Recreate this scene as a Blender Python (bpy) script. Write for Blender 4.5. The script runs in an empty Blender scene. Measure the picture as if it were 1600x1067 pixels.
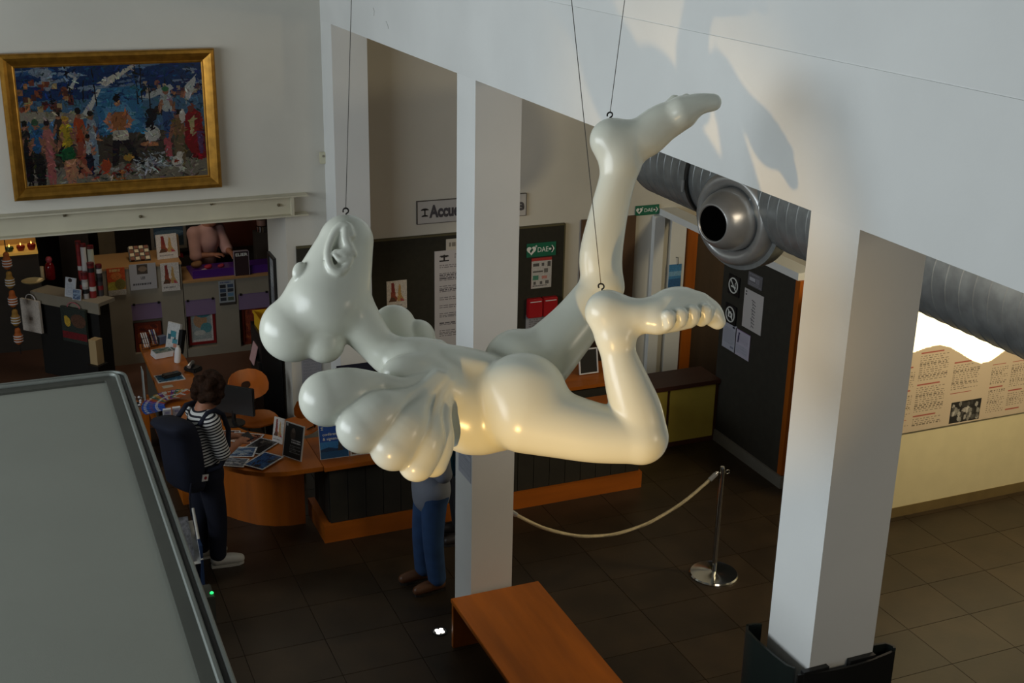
import bpy, bmesh, math, random
import numpy as np
from mathutils import Vector, Matrix
random.seed(7); rng = np.random.default_rng(7)
S = bpy.context.scene
COL = S.collection
PI = math.pi
def lin(c):
    return tuple(((v/255)/12.92 if v/255 <= .04045 else ((v/255+.055)/1.055)**2.4) for v in c[:3])

# ------------------------------------------------------------------ camera
FPX = 1967.93; PITCH, ROLL, YAW, CAMZ = 0.34626, 0.02013, 0.40416, 5.4
_fw = np.array([math.sin(YAW)*math.cos(PITCH), math.cos(YAW)*math.cos(PITCH), -math.sin(PITCH)])
_r = np.array([math.cos(YAW), -math.sin(YAW), 0.]); _u = np.cross(_r, _fw)
RT = _r*math.cos(ROLL)+_u*math.sin(ROLL); UP = -_r*math.sin(ROLL)+_u*math.cos(ROLL); FW = _fw
C0 = np.array([0, 0, CAMZ])
cam = bpy.data.cameras.new('camera'); camo = bpy.data.objects.new('camera', cam); COL.objects.link(camo)
camo.matrix_world = Matrix(((RT[0], UP[0], -FW[0], 0), (RT[1], UP[1], -FW[1], 0), (RT[2], UP[2], -FW[2], CAMZ), (0, 0, 0, 1)))
cam.sensor_width = 36; cam.lens = FPX/1600*36; cam.clip_start = .05; cam.clip_end = 100
S.camera = camo
S.view_settings.view_transform = 'Standard'; S.view_settings.look = 'None'
S.view_settings.gamma = 1; S.view_settings.use_curve_mapping = False
S.view_settings.exposure = 0.0
# ------------------------------------------------------------------ world and large lights
W = bpy.data.worlds.new('world'); S.world = W; W.use_nodes = True
W.node_tree.nodes['Background'].inputs[0].default_value = (.80, .88, 1, 1)
W.node_tree.nodes['Background'].inputs[1].default_value = 0.08
def lamp(name, kind, loc, energy, color, target=None, **kw):
    d = bpy.data.lights.new(name, kind); d.energy = energy; d.color = color
    for k, v in kw.items(): setattr(d, k, v)
    o = bpy.data.objects.new(name, d); COL.objects.link(o); o.location = loc
    if target is not None:
        o.rotation_euler = (Vector(target)-Vector(loc)).to_track_quat('-Z', 'Y').to_euler()
    return o
lamp('daylight_window', 'AREA', (-5.85, 6.4, 4.3), 590, (.89, .96, 1), (3, 6.8, 4.2), shape='RECTANGLE', size=10.5, size_y=3.0)
lamp('gallery_spotlight', 'SPOT', (-1.3, .6, 1.95), 740, (1, .63, .23), (2.08, 3.92, 3.52), spot_size=.37, spot_blend=1.0, shadow_soft_size=.05)
lamp('hall_ceiling_lamp', 'AREA', (5.2, 5.2, 4.4), 45, (1, .82, .6), (5.0, 8.5, 0), shape='DISK', size=1.5)
lamp('column_fill_lamp', 'AREA', (4.5, .2, 4.3), 30, (1, .86, .66), (4.2, 4, 2), shape='DISK', size=1.2)  # added fill light to brighten the near column's front, no real fixture
lamp('exhibition_lamp', 'AREA', (7.9, 6.2, 3.6), 78, (1, .82, .50), (8.2, 8.1, .6), shape='DISK', size=.6)
lamp('shop_lamp', 'AREA', (1.6, 14.0, 2.9), 8, (1, .84, .62), (1.6, 14.4, 0), shape='DISK', size=.8)
lamp('reception_lamp', 'AREA', (2.2, 10.9, 2.38), 1.2, (1, .8, .55), (2.2, 10.6, 0), shape='DISK', size=.5)

# ------------------------------------------------------------------ pixel helpers (1600x1067 frame)
def ray(x, y): return RT*(x-800)/FPX - UP*(y-533.5)/FPX + FW
def pX(x, y, X): d = ray(x, y); return C0+d*(X/d[0])
def pY(x, y, Y): d = ray(x, y); return C0+d*(Y/d[1])
def pZ(x, y, Z): d = ray(x, y); return C0+d*((Z-CAMZ)/d[2])

# ------------------------------------------------------------------ materials
MATS = {}
def mat(name, rgb, rough=.6, metal=0., var=.0, scale=6., bump=0., bscale=60., kind=None, coat=0., emit=0., spec=.5, stretch=(1, 1, 1), alpha=1., trans=0.):
    if name in MATS: return MATS[name]
    m = bpy.data.materials.new(name); m.use_nodes = True; nt = m.node_tree; b = nt.nodes['Principled BSDF']
    c = lin(rgb); b.inputs['Base Color'].default_value = (*c, 1)
    b.inputs['Roughness'].default_value = rough; b.inputs['Metallic'].default_value = metal
    b.inputs['Specular IOR Level'].default_value = spec
    if coat: b.inputs['Coat Weight'].default_value = coat; b.inputs['Coat Roughness'].default_value = .12
    if trans: b.inputs['Transmission Weight'].default_value = trans
    if emit: b.inputs['Emission Color'].default_value = (*c, 1); b.inputs['Emission Strength'].default_value = emit
    tc = nt.nodes.new('ShaderNodeTexCoord'); mp = nt.nodes.new('ShaderNodeMapping'); mp.inputs['Scale'].default_value = stretch
    nt.links.new(tc.outputs['Object'], mp.inputs[0])
    if kind == 'wood':
        n = nt.nodes.new('ShaderNodeTexNoise'); n.inputs['Scale'].default_value = scale; n.inputs['Detail'].default_value = 6
        nt.links.new(mp.outputs[0], n.inputs['Vector'])
        r = nt.nodes.new('ShaderNodeValToRGB'); r.color_ramp.elements[0].position = .3; r.color_ramp.elements[1].position = .72
        r.color_ramp.elements[0].color = (*[v*.72 for v in c], 1); r.color_ramp.elements[1].color = (*[min(1, v*1.22) for v in c], 1)
        nt.links.new(n.outputs[0], r.inputs[0]); nt.links.new(r.outputs[0], b.inputs['Base Color'])
    elif var:
        n = nt.nodes.new('ShaderNodeTexNoise'); n.inputs['Scale'].default_value = scale; n.inputs['Detail'].default_value = 5
        nt.links.new(mp.outputs[0], n.inputs['Vector'])
        r = nt.nodes.new('ShaderNodeValToRGB'); r.color_ramp.elements[0].position = .35; r.color_ramp.elements[1].position = .68
        r.color_ramp.elements[0].color = (*[v*(1-var) for v in c], 1); r.color_ramp.elements[1].color = (*[min(1, v*(1+var)) for v in c], 1)
        nt.links.new(n.outputs[0], r.inputs[0]); nt.links.new(r.outputs[0], b.inputs['Base Color'])
    if bump:
        n2 = nt.nodes.new('ShaderNodeTexNoise'); n2.inputs['Scale'].default_value = bscale; n2.inputs['Detail'].default_value = 3
        nt.links.new(mp.outputs[0], n2.inputs['Vector'])
        bp = nt.nodes.new('ShaderNodeBump'); bp.inputs['Strength'].default_value = bump; bp.inputs['Distance'].default_value = .01
        nt.links.new(n2.outputs[0], bp.inputs['Height']); nt.links.new(bp.outputs[0], b.inputs['Normal'])
    MATS[name] = m; return m
def mat_print(name, rough):
    m = bpy.data.materials.new(name); m.use_nodes = True; nt = m.node_tree; b = nt.nodes['Principled BSDF']
    a = nt.nodes.new('ShaderNodeAttribute'); a.attribute_name = 'Col'
    nt.links.new(a.outputs['Color'], b.inputs['Base Color']); b.inputs['Roughness'].default_value = rough
    n2 = nt.nodes.new('ShaderNodeTexNoise'); n2.inputs['Scale'].default_value = 90
    bp = nt.nodes.new('ShaderNodeBump'); bp.inputs['Strength'].default_value = .08; bp.inputs['Distance'].default_value = .01
    nt.links.new(n2.outputs[0], bp.inputs['Height']); nt.links.new(bp.outputs[0], b.inputs['Normal'])
    MATS[name] = m; return m
PRINT = mat_print('printed_paper', .6); GLOSS = mat_print('glossy_print', .18)
M_WALL = mat('white_plaster', (222, 224, 222), .85, var=.04, scale=1.3, bump=.05, bscale=40)
M_WALLB = mat('back_wall_plaster', (202, 199, 189), .88, var=.04, scale=1.1, bump=.05, bscale=40)
M_CEIL = mat('ceiling_paint', (120, 118, 112), .9, var=.03)
M_TILE = mat('brown_floor_tile', (50, 39, 26), .42, var=.22, scale=3.0, bump=.05, bscale=30)
M_GROUT = mat('dark_floor_joint', (34, 28, 23), .7, var=.15, scale=2)
M_BOARD = mat('charcoal_felt_board', (42, 40, 30), .95, var=.1, scale=20, bump=.1, bscale=200)
M_PART = mat('dark_grey_partition_felt', (48, 46, 39), .95, var=.1, scale=12, bump=.1, bscale=200)
M_WOOD = mat('orange_beech_veneer', (176, 96, 18), .42, kind='wood', scale=7, stretch=(1, .12, 1))
M_WOODX = mat('orange_beech_veneer_long', (172, 92, 18), .42, kind='wood', scale=7, stretch=(.12, 1, 1))
M_WOODZ = mat('orange_beech_veneer_upright', (168, 88, 16), .42, kind='wood', scale=7, stretch=(1, 1, .12))
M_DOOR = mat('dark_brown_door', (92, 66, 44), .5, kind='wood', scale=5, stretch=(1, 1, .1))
M_BLACK = mat('black_plastic', (22, 22, 22), .45, var=.1)
M_DGREEN = mat('very_dark_green_panel', (26, 34, 31), .4, var=.1, scale=3)
M_CHROME = mat('polished_chrome', (200, 200, 196), .12, 1., var=.03)
M_STEEL = mat('galvanised_steel', (150, 156, 158), .36, .55, var=.16, scale=9)
M_STEEL2 = mat('brushed_aluminium', (176, 178, 178), .3, .6, var=.05, scale=12)
M_PAPER = mat('white_paper', (220, 220, 222), .7, var=.02)
M_CREAMBEAM = mat('cream_painted_steel', (196, 190, 168), .5, var=.05, scale=3)
M_YELLOW = mat('olive_yellow_panel', (168, 150, 60), .6, var=.05)
M_CAB = mat('grey_white_laminate', (146, 138, 122), .5, var=.05, scale=3)
M_SCULPT = mat('pearl_white_lacquer', (222, 225, 212), .27, var=.03, scale=2, spec=.6)
M_SKIN = mat('skin', (178, 120, 92), .55, var=.06, scale=8)
M_HAIR = mat('dark_brown_hair', (46, 27, 16), .75, var=.3, scale=40, bump=.6, bscale=90, spec=.15)
M_NAVY = mat('navy_canvas', (15, 21, 42), .85, var=.12, scale=14, bump=.15, bscale=120)
M_NAVYT = mat('navy_trouser_cloth', (15, 19, 38), .9, var=.12, scale=10)
M_JEAN = mat('blue_denim', (44, 74, 118), .9, var=.18, scale=7, bump=.1, bscale=200)
M_SHOEW = mat('white_sneaker_leather', (214, 212, 204), .5, var=.03)
M_SHOEB = mat('brown_shoe_leather', (96, 60, 36), .45, var=.1)
M_BLKCLOTH = mat('black_cloth', (20, 20, 23), .9, var=.1)
M_PINK = mat('pink_shirt_cloth', (218, 172, 164), .85, var=.06)
M_GREYSHIRT = mat('grey_shirt_cloth', (128, 134, 148), .85, var=.06)
M_TEAL = mat('teal_cloth', (24, 92, 122), .8, var=.1)
M_ROPE = mat('natural_rope', (196, 182, 146), .8, var=.12, scale=30)
M_GLASSB = mat('dark_tinted_glazing', (34, 38, 36), .15)

# ------------------------------------------------------------------ object helpers
def V(*a): return np.array(a, float)
def link(name, me, m, parent=None, loc=None):
    o = bpy.data.objects.new(name, me); COL.objects.link(o)
    if m is not None and not me.materials: me.materials.append(m)
    if parent is not None: o.parent = parent
    if loc is not None: o.location = loc
    return o
def rootloc(p):
    l = Vector((0, 0, 0))
    while p is not None: l += p.location; p = p.parent
    return l
def obj(name, bm, m, parent=None, smooth=False, bevel=0.):
    if bevel: bmesh.ops.bevel(bm, geom=list(bm.edges), offset=bevel, segments=2, affect='EDGES', clamp_overlap=True)
    bmesh.ops.recalc_face_normals(bm, faces=bm.faces)
    if parent is not None: bmesh.ops.translate(bm, verts=bm.verts, vec=-rootloc(parent))
    me = bpy.data.meshes.new(name); bm.to_mesh(me); bm.free()
    if smooth:
        me.polygons.foreach_set('use_smooth', [True]*len(me.polygons))
        if smooth == 'auto': me.set_sharp_from_angle(angle=.6)
    o = link(name, me, m, parent)
    if parent is None and len(me.vertices):          # origin at the middle of the base
        co = np.empty(len(me.vertices)*3); me.vertices.foreach_get('co', co); co = co.reshape(-1, 3)
        b = Vector(((co[:, 0].min()+co[:, 0].max())/2, (co[:, 1].min()+co[:, 1].max())/2, co[:, 2].min()))
        me.transform(Matrix.Translation(-b)); o.location = b
    return o
def tag(o, label, cat, group=None):
    o['label'] = label; o['category'] = cat
    if group: o['group'] = group
    return o
def struct(o, label=None, cat=None):
    o['kind'] = 'structure'
    if label: o['label'] = label
    if cat: o['category'] = cat
    return o
def thing(name, label, cat, loc=(0, 0, 0), group=None):
    o = bpy.data.objects.new(name, None); COL.objects.link(o); o.location = Vector([float(v) for v in loc]); o.empty_display_size = .1
    return tag(o, label, cat, group)
def box(bm, x0, x1, y0, y1, z0, z1):
    vs = [bm.verts.new((x, y, z)) for z in (z0, z1) for y in (y0, y1) for x in (x0, x1)]
    for f in ((0, 2, 3, 1), (4, 5, 7, 6), (0, 1, 5, 4), (2, 6, 7, 3), (0, 4, 6, 2), (1, 3, 7, 5)): bm.faces.new([vs[i] for i in f])
    return vs
def B(*a):
    bm = bmesh.new()
    for q in a: box(bm, *q)
    return bm
def rbox(c, ax, ay, az, sx, sy, sz, bm=None):
    """box with centre c and arbitrary axes"""
    bm = bm or bmesh.new(); c, ax, ay, az = [np.asarray(v, float) for v in (c, ax, ay, az)]
    vs = [bm.verts.new(tuple(c+ax*sx*i/2+ay*sy*j/2+az*sz*k/2)) for k in (-1, 1) for j in (-1, 1) for i in (-1, 1)]
    for f in ((0, 2, 3, 1), (4, 5, 7, 6), (0, 1, 5, 4), (2, 6, 7, 3), (0, 4, 6, 2), (1, 3, 7, 5)): bm.faces.new([vs[i] for i in f])
    return bm
def frame_of(d):
    d = np.asarray(d, float); d = d/np.linalg.norm(d); a = V(0, 0, 1) if abs(d[2]) < .9 else V(1, 0, 0)
    x = np.cross(a, d); x /= np.linalg.norm(x); return x, np.cross(d, x), d
def tube(pts, r, n=10, bm=None, closed=False, cap=True):
    bm = bm or bmesh.new(); pts = [np.asarray(p, float) for p in pts]; N = len(pts); rings = []
    rr = r if hasattr(r, '__len__') else [r]*N; px = None
    for i in range(N):
        d = (pts[(i+1) % N]-pts[i-1]) if closed else pts[min(i+1, N-1)]-pts[max(i-1, 0)]
        d = d/np.linalg.norm(d)
        if px is None: px, _, _ = frame_of(d)
        x = px-d*np.dot(px, d); x /= np.linalg.norm(x); y = np.cross(d, x); px = x
        rings.append([bm.verts.new(tuple(pts[i]+rr[i]*(x*math.cos(2*PI*k/n)+y*math.sin(2*PI*k/n)))) for k in range(n)])
    for i in range(N if closed else N-1):
        a, b = rings[i], rings[(i+1) % N]
        for k in range(n): bm.faces.new((a[k], a[(k+1) % n], b[(k+1) % n], b[k]))
    if cap and not closed: bm.faces.new(rings[0][::-1]); bm.faces.new(rings[-1])
    return bm
def lathe(prof, c, d, n=32, bm=None, capa=False, capb=False):
    """profile (radius, distance) turned about axis d through c"""
    bm = bm or bmesh.new(); x, y, d = frame_of(d); c = np.asarray(c, float); rings = []
    for r, t in prof:
        rings.append([bm.verts.new(tuple(c+d*t+max(r, 1e-4)*(x*math.cos(2*PI*k/n)+y*math.sin(2*PI*k/n)))) for k in range(n)])
    for a, b in zip(rings, rings[1:]):
        for k in range(n): bm.faces.new((a[k], a[(k+1) % n], b[(k+1) % n], b[k]))
    if capa: bm.faces.new(rings[0][::-1])
    if capb: bm.faces.new(rings[-1])
    return bm
def prism(pts, z0, z1, bm=None):
    bm = bm or bmesh.new()
    lo = [bm.verts.new((p[0], p[1], z0)) for p in pts]; hi = [bm.verts.new((p[0], p[1], z1)) for p in pts]; n = len(pts)
    bm.faces.new(lo[::-1]); bm.faces.new(hi)
    for i in range(n): bm.faces.new((lo[i], lo[(i+1) % n], hi[(i+1) % n], hi[i]))
    return bm
def plate(pts, n, t, bm=None):
    """thin flat shape: outline points in space pushed back by t along -n"""
    bm = bm or bmesh.new(); n = np.asarray(n, float); P = [np.asarray(p, float) for p in pts]
    a = [bm.verts.new(tuple(p)) for p in P]; b = [bm.verts.new(tuple(p-n*t)) for p in P]; k = len(P)
    bm.faces.new(a); bm.faces.new(b[::-1])
    for i in range(k): bm.faces.new((a[(i+1) % k], a[i], b[i], b[(i+1) % k]))
    bmesh.ops.triangulate(bm, faces=[f for f in bm.faces if len(f.verts) > 4]); return bm
def wallstrip(pts, z0, z1, t, bm=None):
    """thin standing sheet following a plan polyline (thickness t to the left)"""
    bm = bm or bmesh.new(); P = [np.asarray(p, float) for p in pts]; off = []
    for i in range(len(P)):
        d = P[min(i+1, len(P)-1)]-P[max(i-1, 0)]; d /= np.linalg.norm(d); off.append(P[i]+t*V(-d[1], d[0]))
    return prism(P+off[::-1], z0, z1, bm)

# ------------------------------------------------------------------ printed sheets: colours painted on a fine grid
class Cv:
    def __init__(s, nx, ny, bg):
        s.nx, s.ny = nx, ny; s.a = np.empty((ny, nx, 3)); s.a[:] = bg
        s.Y, s.X = np.meshgrid((np.arange(ny)+.5)/ny, (np.arange(nx)+.5)/nx, indexing='ij')
    def put(s, m, c, al=1.): s.a[m] = s.a[m]*(1-al)+np.array(c, float)*al; return s
    def rect(s, x0, y0, x1, y1, c, al=1.): return s.put((s.X >= x0) & (s.X <= x1) & (s.Y >= y0) & (s.Y <= y1), c, al)
    def ell(s, cx, cy, rx, ry, c, al=1., ang=0.):
        asp = s.ny/s.nx; dx = s.X-cx; dy = (s.Y-cy)*asp; ca, sa = math.cos(ang), math.sin(ang)
        return s.put(((dx*ca+dy*sa)/rx)**2+((-dx*sa+dy*ca)/(ry*asp))**2 <= 1, c, al)
    def poly(s, pts, c, al=1.):
        m = np.zeros(s.X.shape, bool); n = len(pts)
        for i in range(n):
            (x0, y0), (x1, y1) = pts[i], pts[(i+1) % n]
            if y0 == y1: continue
            m ^= ((y0 > s.Y) != (y1 > s.Y)) & (s.X < (x1-x0)*(s.Y-y0)/(y1-y0)+x0)
        return s.put(m, c, al)
    def line(s, x0, y0, x1, y1, w, c, al=1.):
        dx, dy = x1-x0, y1-y0; L = math.hypot(dx, dy)+1e-9; nx_, ny_ = -dy/L*w, dx/L*w
        return s.poly([(x0+nx_, y0+ny_), (x1+nx_, y1+ny_), (x1-nx_, y1-ny_), (x0-nx_, y0-ny_)], c, al)
    def words(s, x0, y0, x1, y1, n, c, al=.75, fill=.6, seed=1):
        r = random.Random(seed)
        for i in range(n):
            y = y0+(y1-y0)*i/n; x = x0; e = x1 if r.random() > .2 else x0+(x1-x0)*r.uniform(.4, .9)
            while x < e:
                w = r.uniform(.02, .08)*(x1-x0)*1.6; s.rect(x, y, min(x+w, e), y+(y1-y0)/n*fill, c, al); x += w+.012*(x1-x0)+.006
        return s
    def noise(s, amt, seed=3):
        g = np.random.default_rng(seed); s.a *= 1+g.normal(0, amt, (s.ny, s.nx, 1)); np.clip(s.a, 0, 255, out=s.a); return s
def sheet(name, cv, c, right, up, w, h, t=.004, m=None, parent=None):
    """a printed sheet or board of thickness t: its printed face is centred on c"""
    nx, ny = cv.nx, cv.ny; c, right, up = [np.asarray(v, float) for v in (c, right, up)]
    right = right/np.linalg.norm(right); up = up/np.linalg.norm(up); nrm = np.cross(right, up)
    gx, gy = np.meshgrid(np.linspace(-.5, .5, nx+1)*w, np.linspace(.5, -.5, ny+1)*h)
    P = c+gx.reshape(-1, 1)*right+gy.reshape(-1, 1)*up; n0 = len(P)
    idx = np.arange(n0).reshape(ny+1, nx+1)
    F = np.stack([idx[1:, :-1], idx[1:, 1:], idx[:-1, 1:], idx[:-1, :-1]], -1).reshape(-1, 4)
    cor = np.array([c+right*a*w/2+up*b*h/2-nrm*d for d in (0, t) for a, b in ((-1, -1), (1, -1), (1, 1), (-1, 1))])
    P = np.vstack([P, cor]); k = n0
    F2 = [(k+7, k+6, k+5, k+4)]+[(k+i, k+4+i, k+4+(i+1) % 4, k+(i+1) % 4) for i in range(4)]
    if parent is not None: P = P-np.array(rootloc(parent))
    base = np.zeros(3) if parent is not None else np.array([(P[:, 0].min()+P[:, 0].max())/2, (P[:, 1].min()+P[:, 1].max())/2, P[:, 2].min()])
    me = bpy.data.meshes.new(name); me.from_pydata((P-base).tolist(), [], F.tolist()+F2); 
    at = me.attributes.new('Col', 'FLOAT_COLOR', 'FACE')
    v = cv.a.reshape(-1, 3)/255; v = np.where(v <= .04045, v/12.92, ((v+.055)/1.055)**2.4)
    e = np.tile(v.reshape(ny, nx, 3)[0, 0], (5, 1)); v = np.vstack([v, e]); v = np.hstack([v, np.ones((len(v), 1))])
    at.data.foreach_set('color', v.astype(np.float32).ravel())
    return link(name, me, m or PRINT, parent, None if parent is not None else Vector(base))
def letters(name, text, c, right, up, size, m, parent, depth=.001, align='LEFT', maxw=None, bold=0.):
    cu = bpy.data.curves.new('t', 'FONT'); cu.body = text; cu.size = size; cu.extrude = depth; cu.align_x = align; cu.resolution_u = 3; cu.offset = bold*size
    o = bpy.data.objects.new('t', cu); COL.objects.link(o); bpy.context.view_layer.update()
    me = bpy.data.meshes.new_from_object(o.evaluated_get(bpy.context.evaluated_depsgraph_get())); me.name = name
    bpy.data.objects.remove(o); bpy.data.curves.remove(cu)
    right, up = Vector(right).normalized(), Vector(up).normalized(); n = right.cross(up); l = Vector([float(v) for v in c])-rootloc(parent)
    sx = 1.
    if maxw:
        xs = [v.co.x for v in me.vertices]; sx = maxw/(max(xs)-min(xs))
    me.transform(Matrix(((right.x*sx, up.x, n.x, l.x), (right.y*sx, up.y, n.y, l.y), (right.z*sx, up.z, n.z, l.z), (0, 0, 0, 1))))
    me.materials.clear()
    return link(name, me, m, parent)

# ------------------------------------------------------------------ smooth solids from distance fields
def d_rcone(P, a, b, r1, r2):
    ba = b-a; l2 = float(ba@ba); rr = r1-r2; a2 = l2-rr*rr
    if a2 <= 1e-9:
        q, r = (a, r1) if r1 > r2 else (b, r2); return np.sqrt(((P-q)**2).sum(-1))-r
    pa = P-a; y = pa@ba; z = y-l2; x2 = ((pa*l2-y[..., None]*ba)**2).sum(-1); y2 = y*y*l2; z2 = z*z*l2; k = np.sign(rr)*rr*rr*x2
    o = (np.sqrt(x2*a2/l2)+y*rr)/l2-r1
    o = np.where(np.sign(y)*a2*y2 < k, np.sqrt(x2+y2)/l2-r1, o)
    return np.where(np.sign(z)*a2*z2 > k, np.sqrt(x2+z2)/l2-r2, o)
def d_ell(P, c, r, A):
    q = (P-c)@A.T; k0 = np.sqrt(((q/r)**2).sum(-1)); k1 = np.sqrt(((q/(r*r))**2).sum(-1))+1e-9
    return np.where(k0 < 1e-6, -r.min(), k0*(k0-1)/k1)
def chain(pts, k=0., k0=None, sub=5):
    """limb through (x,y,z,r) points: a smooth curve of round cones, united hard and blended once (k0) with what is there"""
    Q = [np.asarray(p, float) for p in pts]; n = len(Q); E = [2*Q[0]-Q[1]]+Q+[2*Q[-1]-Q[-2]]; C = []
    for i in range(n-1):
        p0, p1, p2, p3 = E[i:i+4]; m = sub if n > 2 else 1
        for j in range(m):
            t = j/m; C.append(.5*(2*p1+(p2-p0)*t+(2*p0-5*p1+4*p2-p3)*t*t+(3*p1-p0-3*p2+p3)*t**3))
    C.append(Q[-1])
    G = [('c', p[:3], q[:3], float(p[3]), float(q[3])) for p, q in zip(C, C[1:])]
    return [('g', G, None, None, None, k0 if k0 is not None else k)]
def ell(c, r, k=0., axis=None, roll=None):
    A = np.eye(3)
    if axis is not None: x, y, d = frame_of(axis); A = np.array([d, x, y])
    return [('e', V(*c), V(*r), A, None, k)]
def evalp(p, P):
    if p[0] == 'g': return np.min([evalp(q, P) for q in p[1]], 0)
    return d_rcone(P, p[1], p[2], p[3], p[4]) if p[0] == 'c' else d_ell(P, p[1], p[2], p[3])
def field(prims, h):
    lo, hi = [], []
    for p in prims:
        if p[0] == 'g':
            a = np.min([np.minimum(q[1]-q[3], q[2]-q[4]) for q in p[1]], 0); b = np.max([np.maximum(q[1]+q[3], q[2]+q[4]) for q in p[1]], 0)
        elif p[0] == 'c': a = np.minimum(p[1]-p[3], p[2]-p[4]); b = np.maximum(p[1]+p[3], p[2]+p[4])
        else: a = p[1]-p[2].max(); b = p[1]+p[2].max()
        lo.append(a); hi.append(b)
    L = np.min(lo, 0)-4*h; H = np.max(hi, 0)+4*h; n = np.ceil((H-L)/h).astype(int)+1
    g = np.full(n, 1e3, np.float32); ax = [L[i]+h*np.arange(n[i]) for i in range(3)]
    for p, a, b in zip(prims, lo, hi):
        k = max(p[5], 1e-6); mrg = k+3*h; sub = len(p) > 6
        i0 = np.maximum(((a-mrg-L)/h).astype(int), 0); i1 = np.minimum(((b+mrg-L)/h).astype(int)+2, n)
        sl = tuple(slice(i0[i], i1[i]) for i in range(3))
        P = np.stack(np.meshgrid(*[ax[i][i0[i]:i1[i]] for i in range(3)], indexing='ij'), -1)
        if p[0] == 'g':
            d = np.full(P.shape[:3], 1e3, np.float32)
            for q in p[1]:
                a2 = np.minimum(q[1]-q[3], q[2]-q[4])-mrg; b2 = np.maximum(q[1]+q[3], q[2]+q[4])+mrg
                j0 = np.maximum(((a2-L)/h).astype(int)-i0, 0); j1 = np.minimum(((b2-L)/h).astype(int)+2-i0, np.array(d.shape))
                s2 = tuple(slice(j0[i], j1[i]) for i in range(3)); d[s2] = np.minimum(d[s2], evalp(q, P[s2]))
        else: d = evalp(p, P)
        q = g[sl]
        if sub:
            d = -d; t = np.clip(.5-.5*(q-d)/k, 0, 1); g[sl] = q*(1-t)+d*t+k*t*(1-t)
        else:
            t = np.clip(.5+.5*(q-d)/k, 0, 1); g[sl] = np.where((q > 500) | (d > 500), np.minimum(q, d), q*(1-t)+d*t-k*t*(1-t))
    return g, L
def nets(g, L, h):
    s = (g < 0); n = np.array(g.shape); c = np.zeros(n-1, np.uint8)
    offs = [(i, j, k) for i in (0, 1) for j in (0, 1) for k in (0, 1)]
    for i, j, k in offs: c += s[i:n[0]-1+i, j:n[1]-1+j, k:n[2]-1+k]
    I = np.argwhere((c > 0) & (c < 8)); val = np.stack([g[I[:, 0]+o[0], I[:, 1]+o[1], I[:, 2]+o[2]] for o in offs], 1).astype(float)
    val = np.clip(val, -50*h, 50*h)
    acc = np.zeros((len(I), 3)); cnt = np.zeros(len(I)); O = np.array(offs, float)
    for a in range(8):
        for b in range(a+1, 8):
            if np.abs(O[a]-O[b]).sum() != 1: continue
            m = (val[:, a] < 0) != (val[:, b] < 0); t = val[m, a]/(val[m, a]-val[m, b])
            acc[m] += O[a]+t[:, None]*(O[b]-O[a]); cnt[m] += 1
    X = I+acc/cnt[:, None]; idx = np.full(n-1, -1, np.int32); idx[tuple(I.T)] = np.arange(len(I)); F = []
    for ax in range(3):
        a = [slice(1, n[i]-1) for i in range(3)]; b = list(a); a[ax] = slice(0, n[ax]-1); b[ax] = slice(1, n[ax])
        s0 = s[tuple(a)]; s1 = s[tuple(b)]; E = np.argwhere(s0 != s1)
        if not len(E): continue
        fl = s0[tuple(E.T)]; base = E+np.array([0 if i == ax else 1 for i in range(3)])
        u, w = [(1, 2), (2, 0), (0, 1)][ax]; q = []
        for du, dw in ((0, 0), (-1, 0), (-1, -1), (0, -1)):
            e = base.copy(); e[:, u] += du; e[:, w] += dw; q.append(idx[tuple(e.T)])
        q = np.stack(q, 1); q[~fl] = q[~fl][:, ::-1]; F.append(q)
    # pull the vertices onto the surface
    def samp(Q):
        i = np.clip(np.floor(Q).astype(int), 0, n-2); f = Q-i; o = 0
        for a in offs:
            w = np.prod([f[:, d] if a[d] else 1-f[:, d] for d in range(3)], 0); o = o+w*np.clip(g[i[:, 0]+a[0], i[:, 1]+a[1], i[:, 2]+a[2]], -9*h, 9*h)
        return o
    for _ in range(2):
        v0 = samp(X); G = np.stack([(samp(X+d)-samp(X-d)) for d in np.eye(3)*.5], 1)
        st = -v0[:, None]*G/((G**2).sum(1)[:, None]+1e-6); X = X+np.clip(st, -.6, .6)
    return L+X*h, np.vstack(F)
def solid(name, prims, h, m, parent=None, xf=None, slot=None):
    """mesh of a smooth union; xf maps points to the world; slot(points)->material index with m a list"""
    g, L = field(prims, h); X, F = nets(g, L, h)
    Wd = xf(X) if xf else X
    if parent is not None: Wd = Wd-np.array(rootloc(parent))
    base = np.zeros(3)
    if parent is None: base = np.array([(Wd[:, 0].min()+Wd[:, 0].max())/2, (Wd[:, 1].min()+Wd[:, 1].max())/2, Wd[:, 2].min()])
    me = bpy.data.meshes.new(name); me.vertices.add(len(Wd)); me.vertices.foreach_set('co', (Wd-base).astype(np.float32).ravel())
    me.loops.add(F.size); me.loops.foreach_set('vertex_index', F.astype(np.int32).ravel())
    me.polygons.add(len(F)); me.polygons.foreach_set('loop_start', np.arange(0, F.size, 4, dtype=np.int32))
    ml = m if isinstance(m, list) else [m]
    for q in ml: me.materials.append(q)
    me.update(calc_edges=True); me.polygons.foreach_set('use_smooth', np.ones(len(F), bool))
    if slot is not None: me.polygons.foreach_set('material_index', slot(X[F].mean(1)).astype(np.int32))
    me.validate()
    bm = bmesh.new(); bm.from_mesh(me); bmesh.ops.recalc_face_normals(bm, faces=bm.faces); bm.to_mesh(me); bm.free()
    return link(name, me, None, parent, None if parent is not None else Vector(base))

# ================================================================== the setting
def sbox(name, m, *q, parent=None):
    o = obj(name, B(*q), m, parent); return struct(o) if parent is None else o
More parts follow.
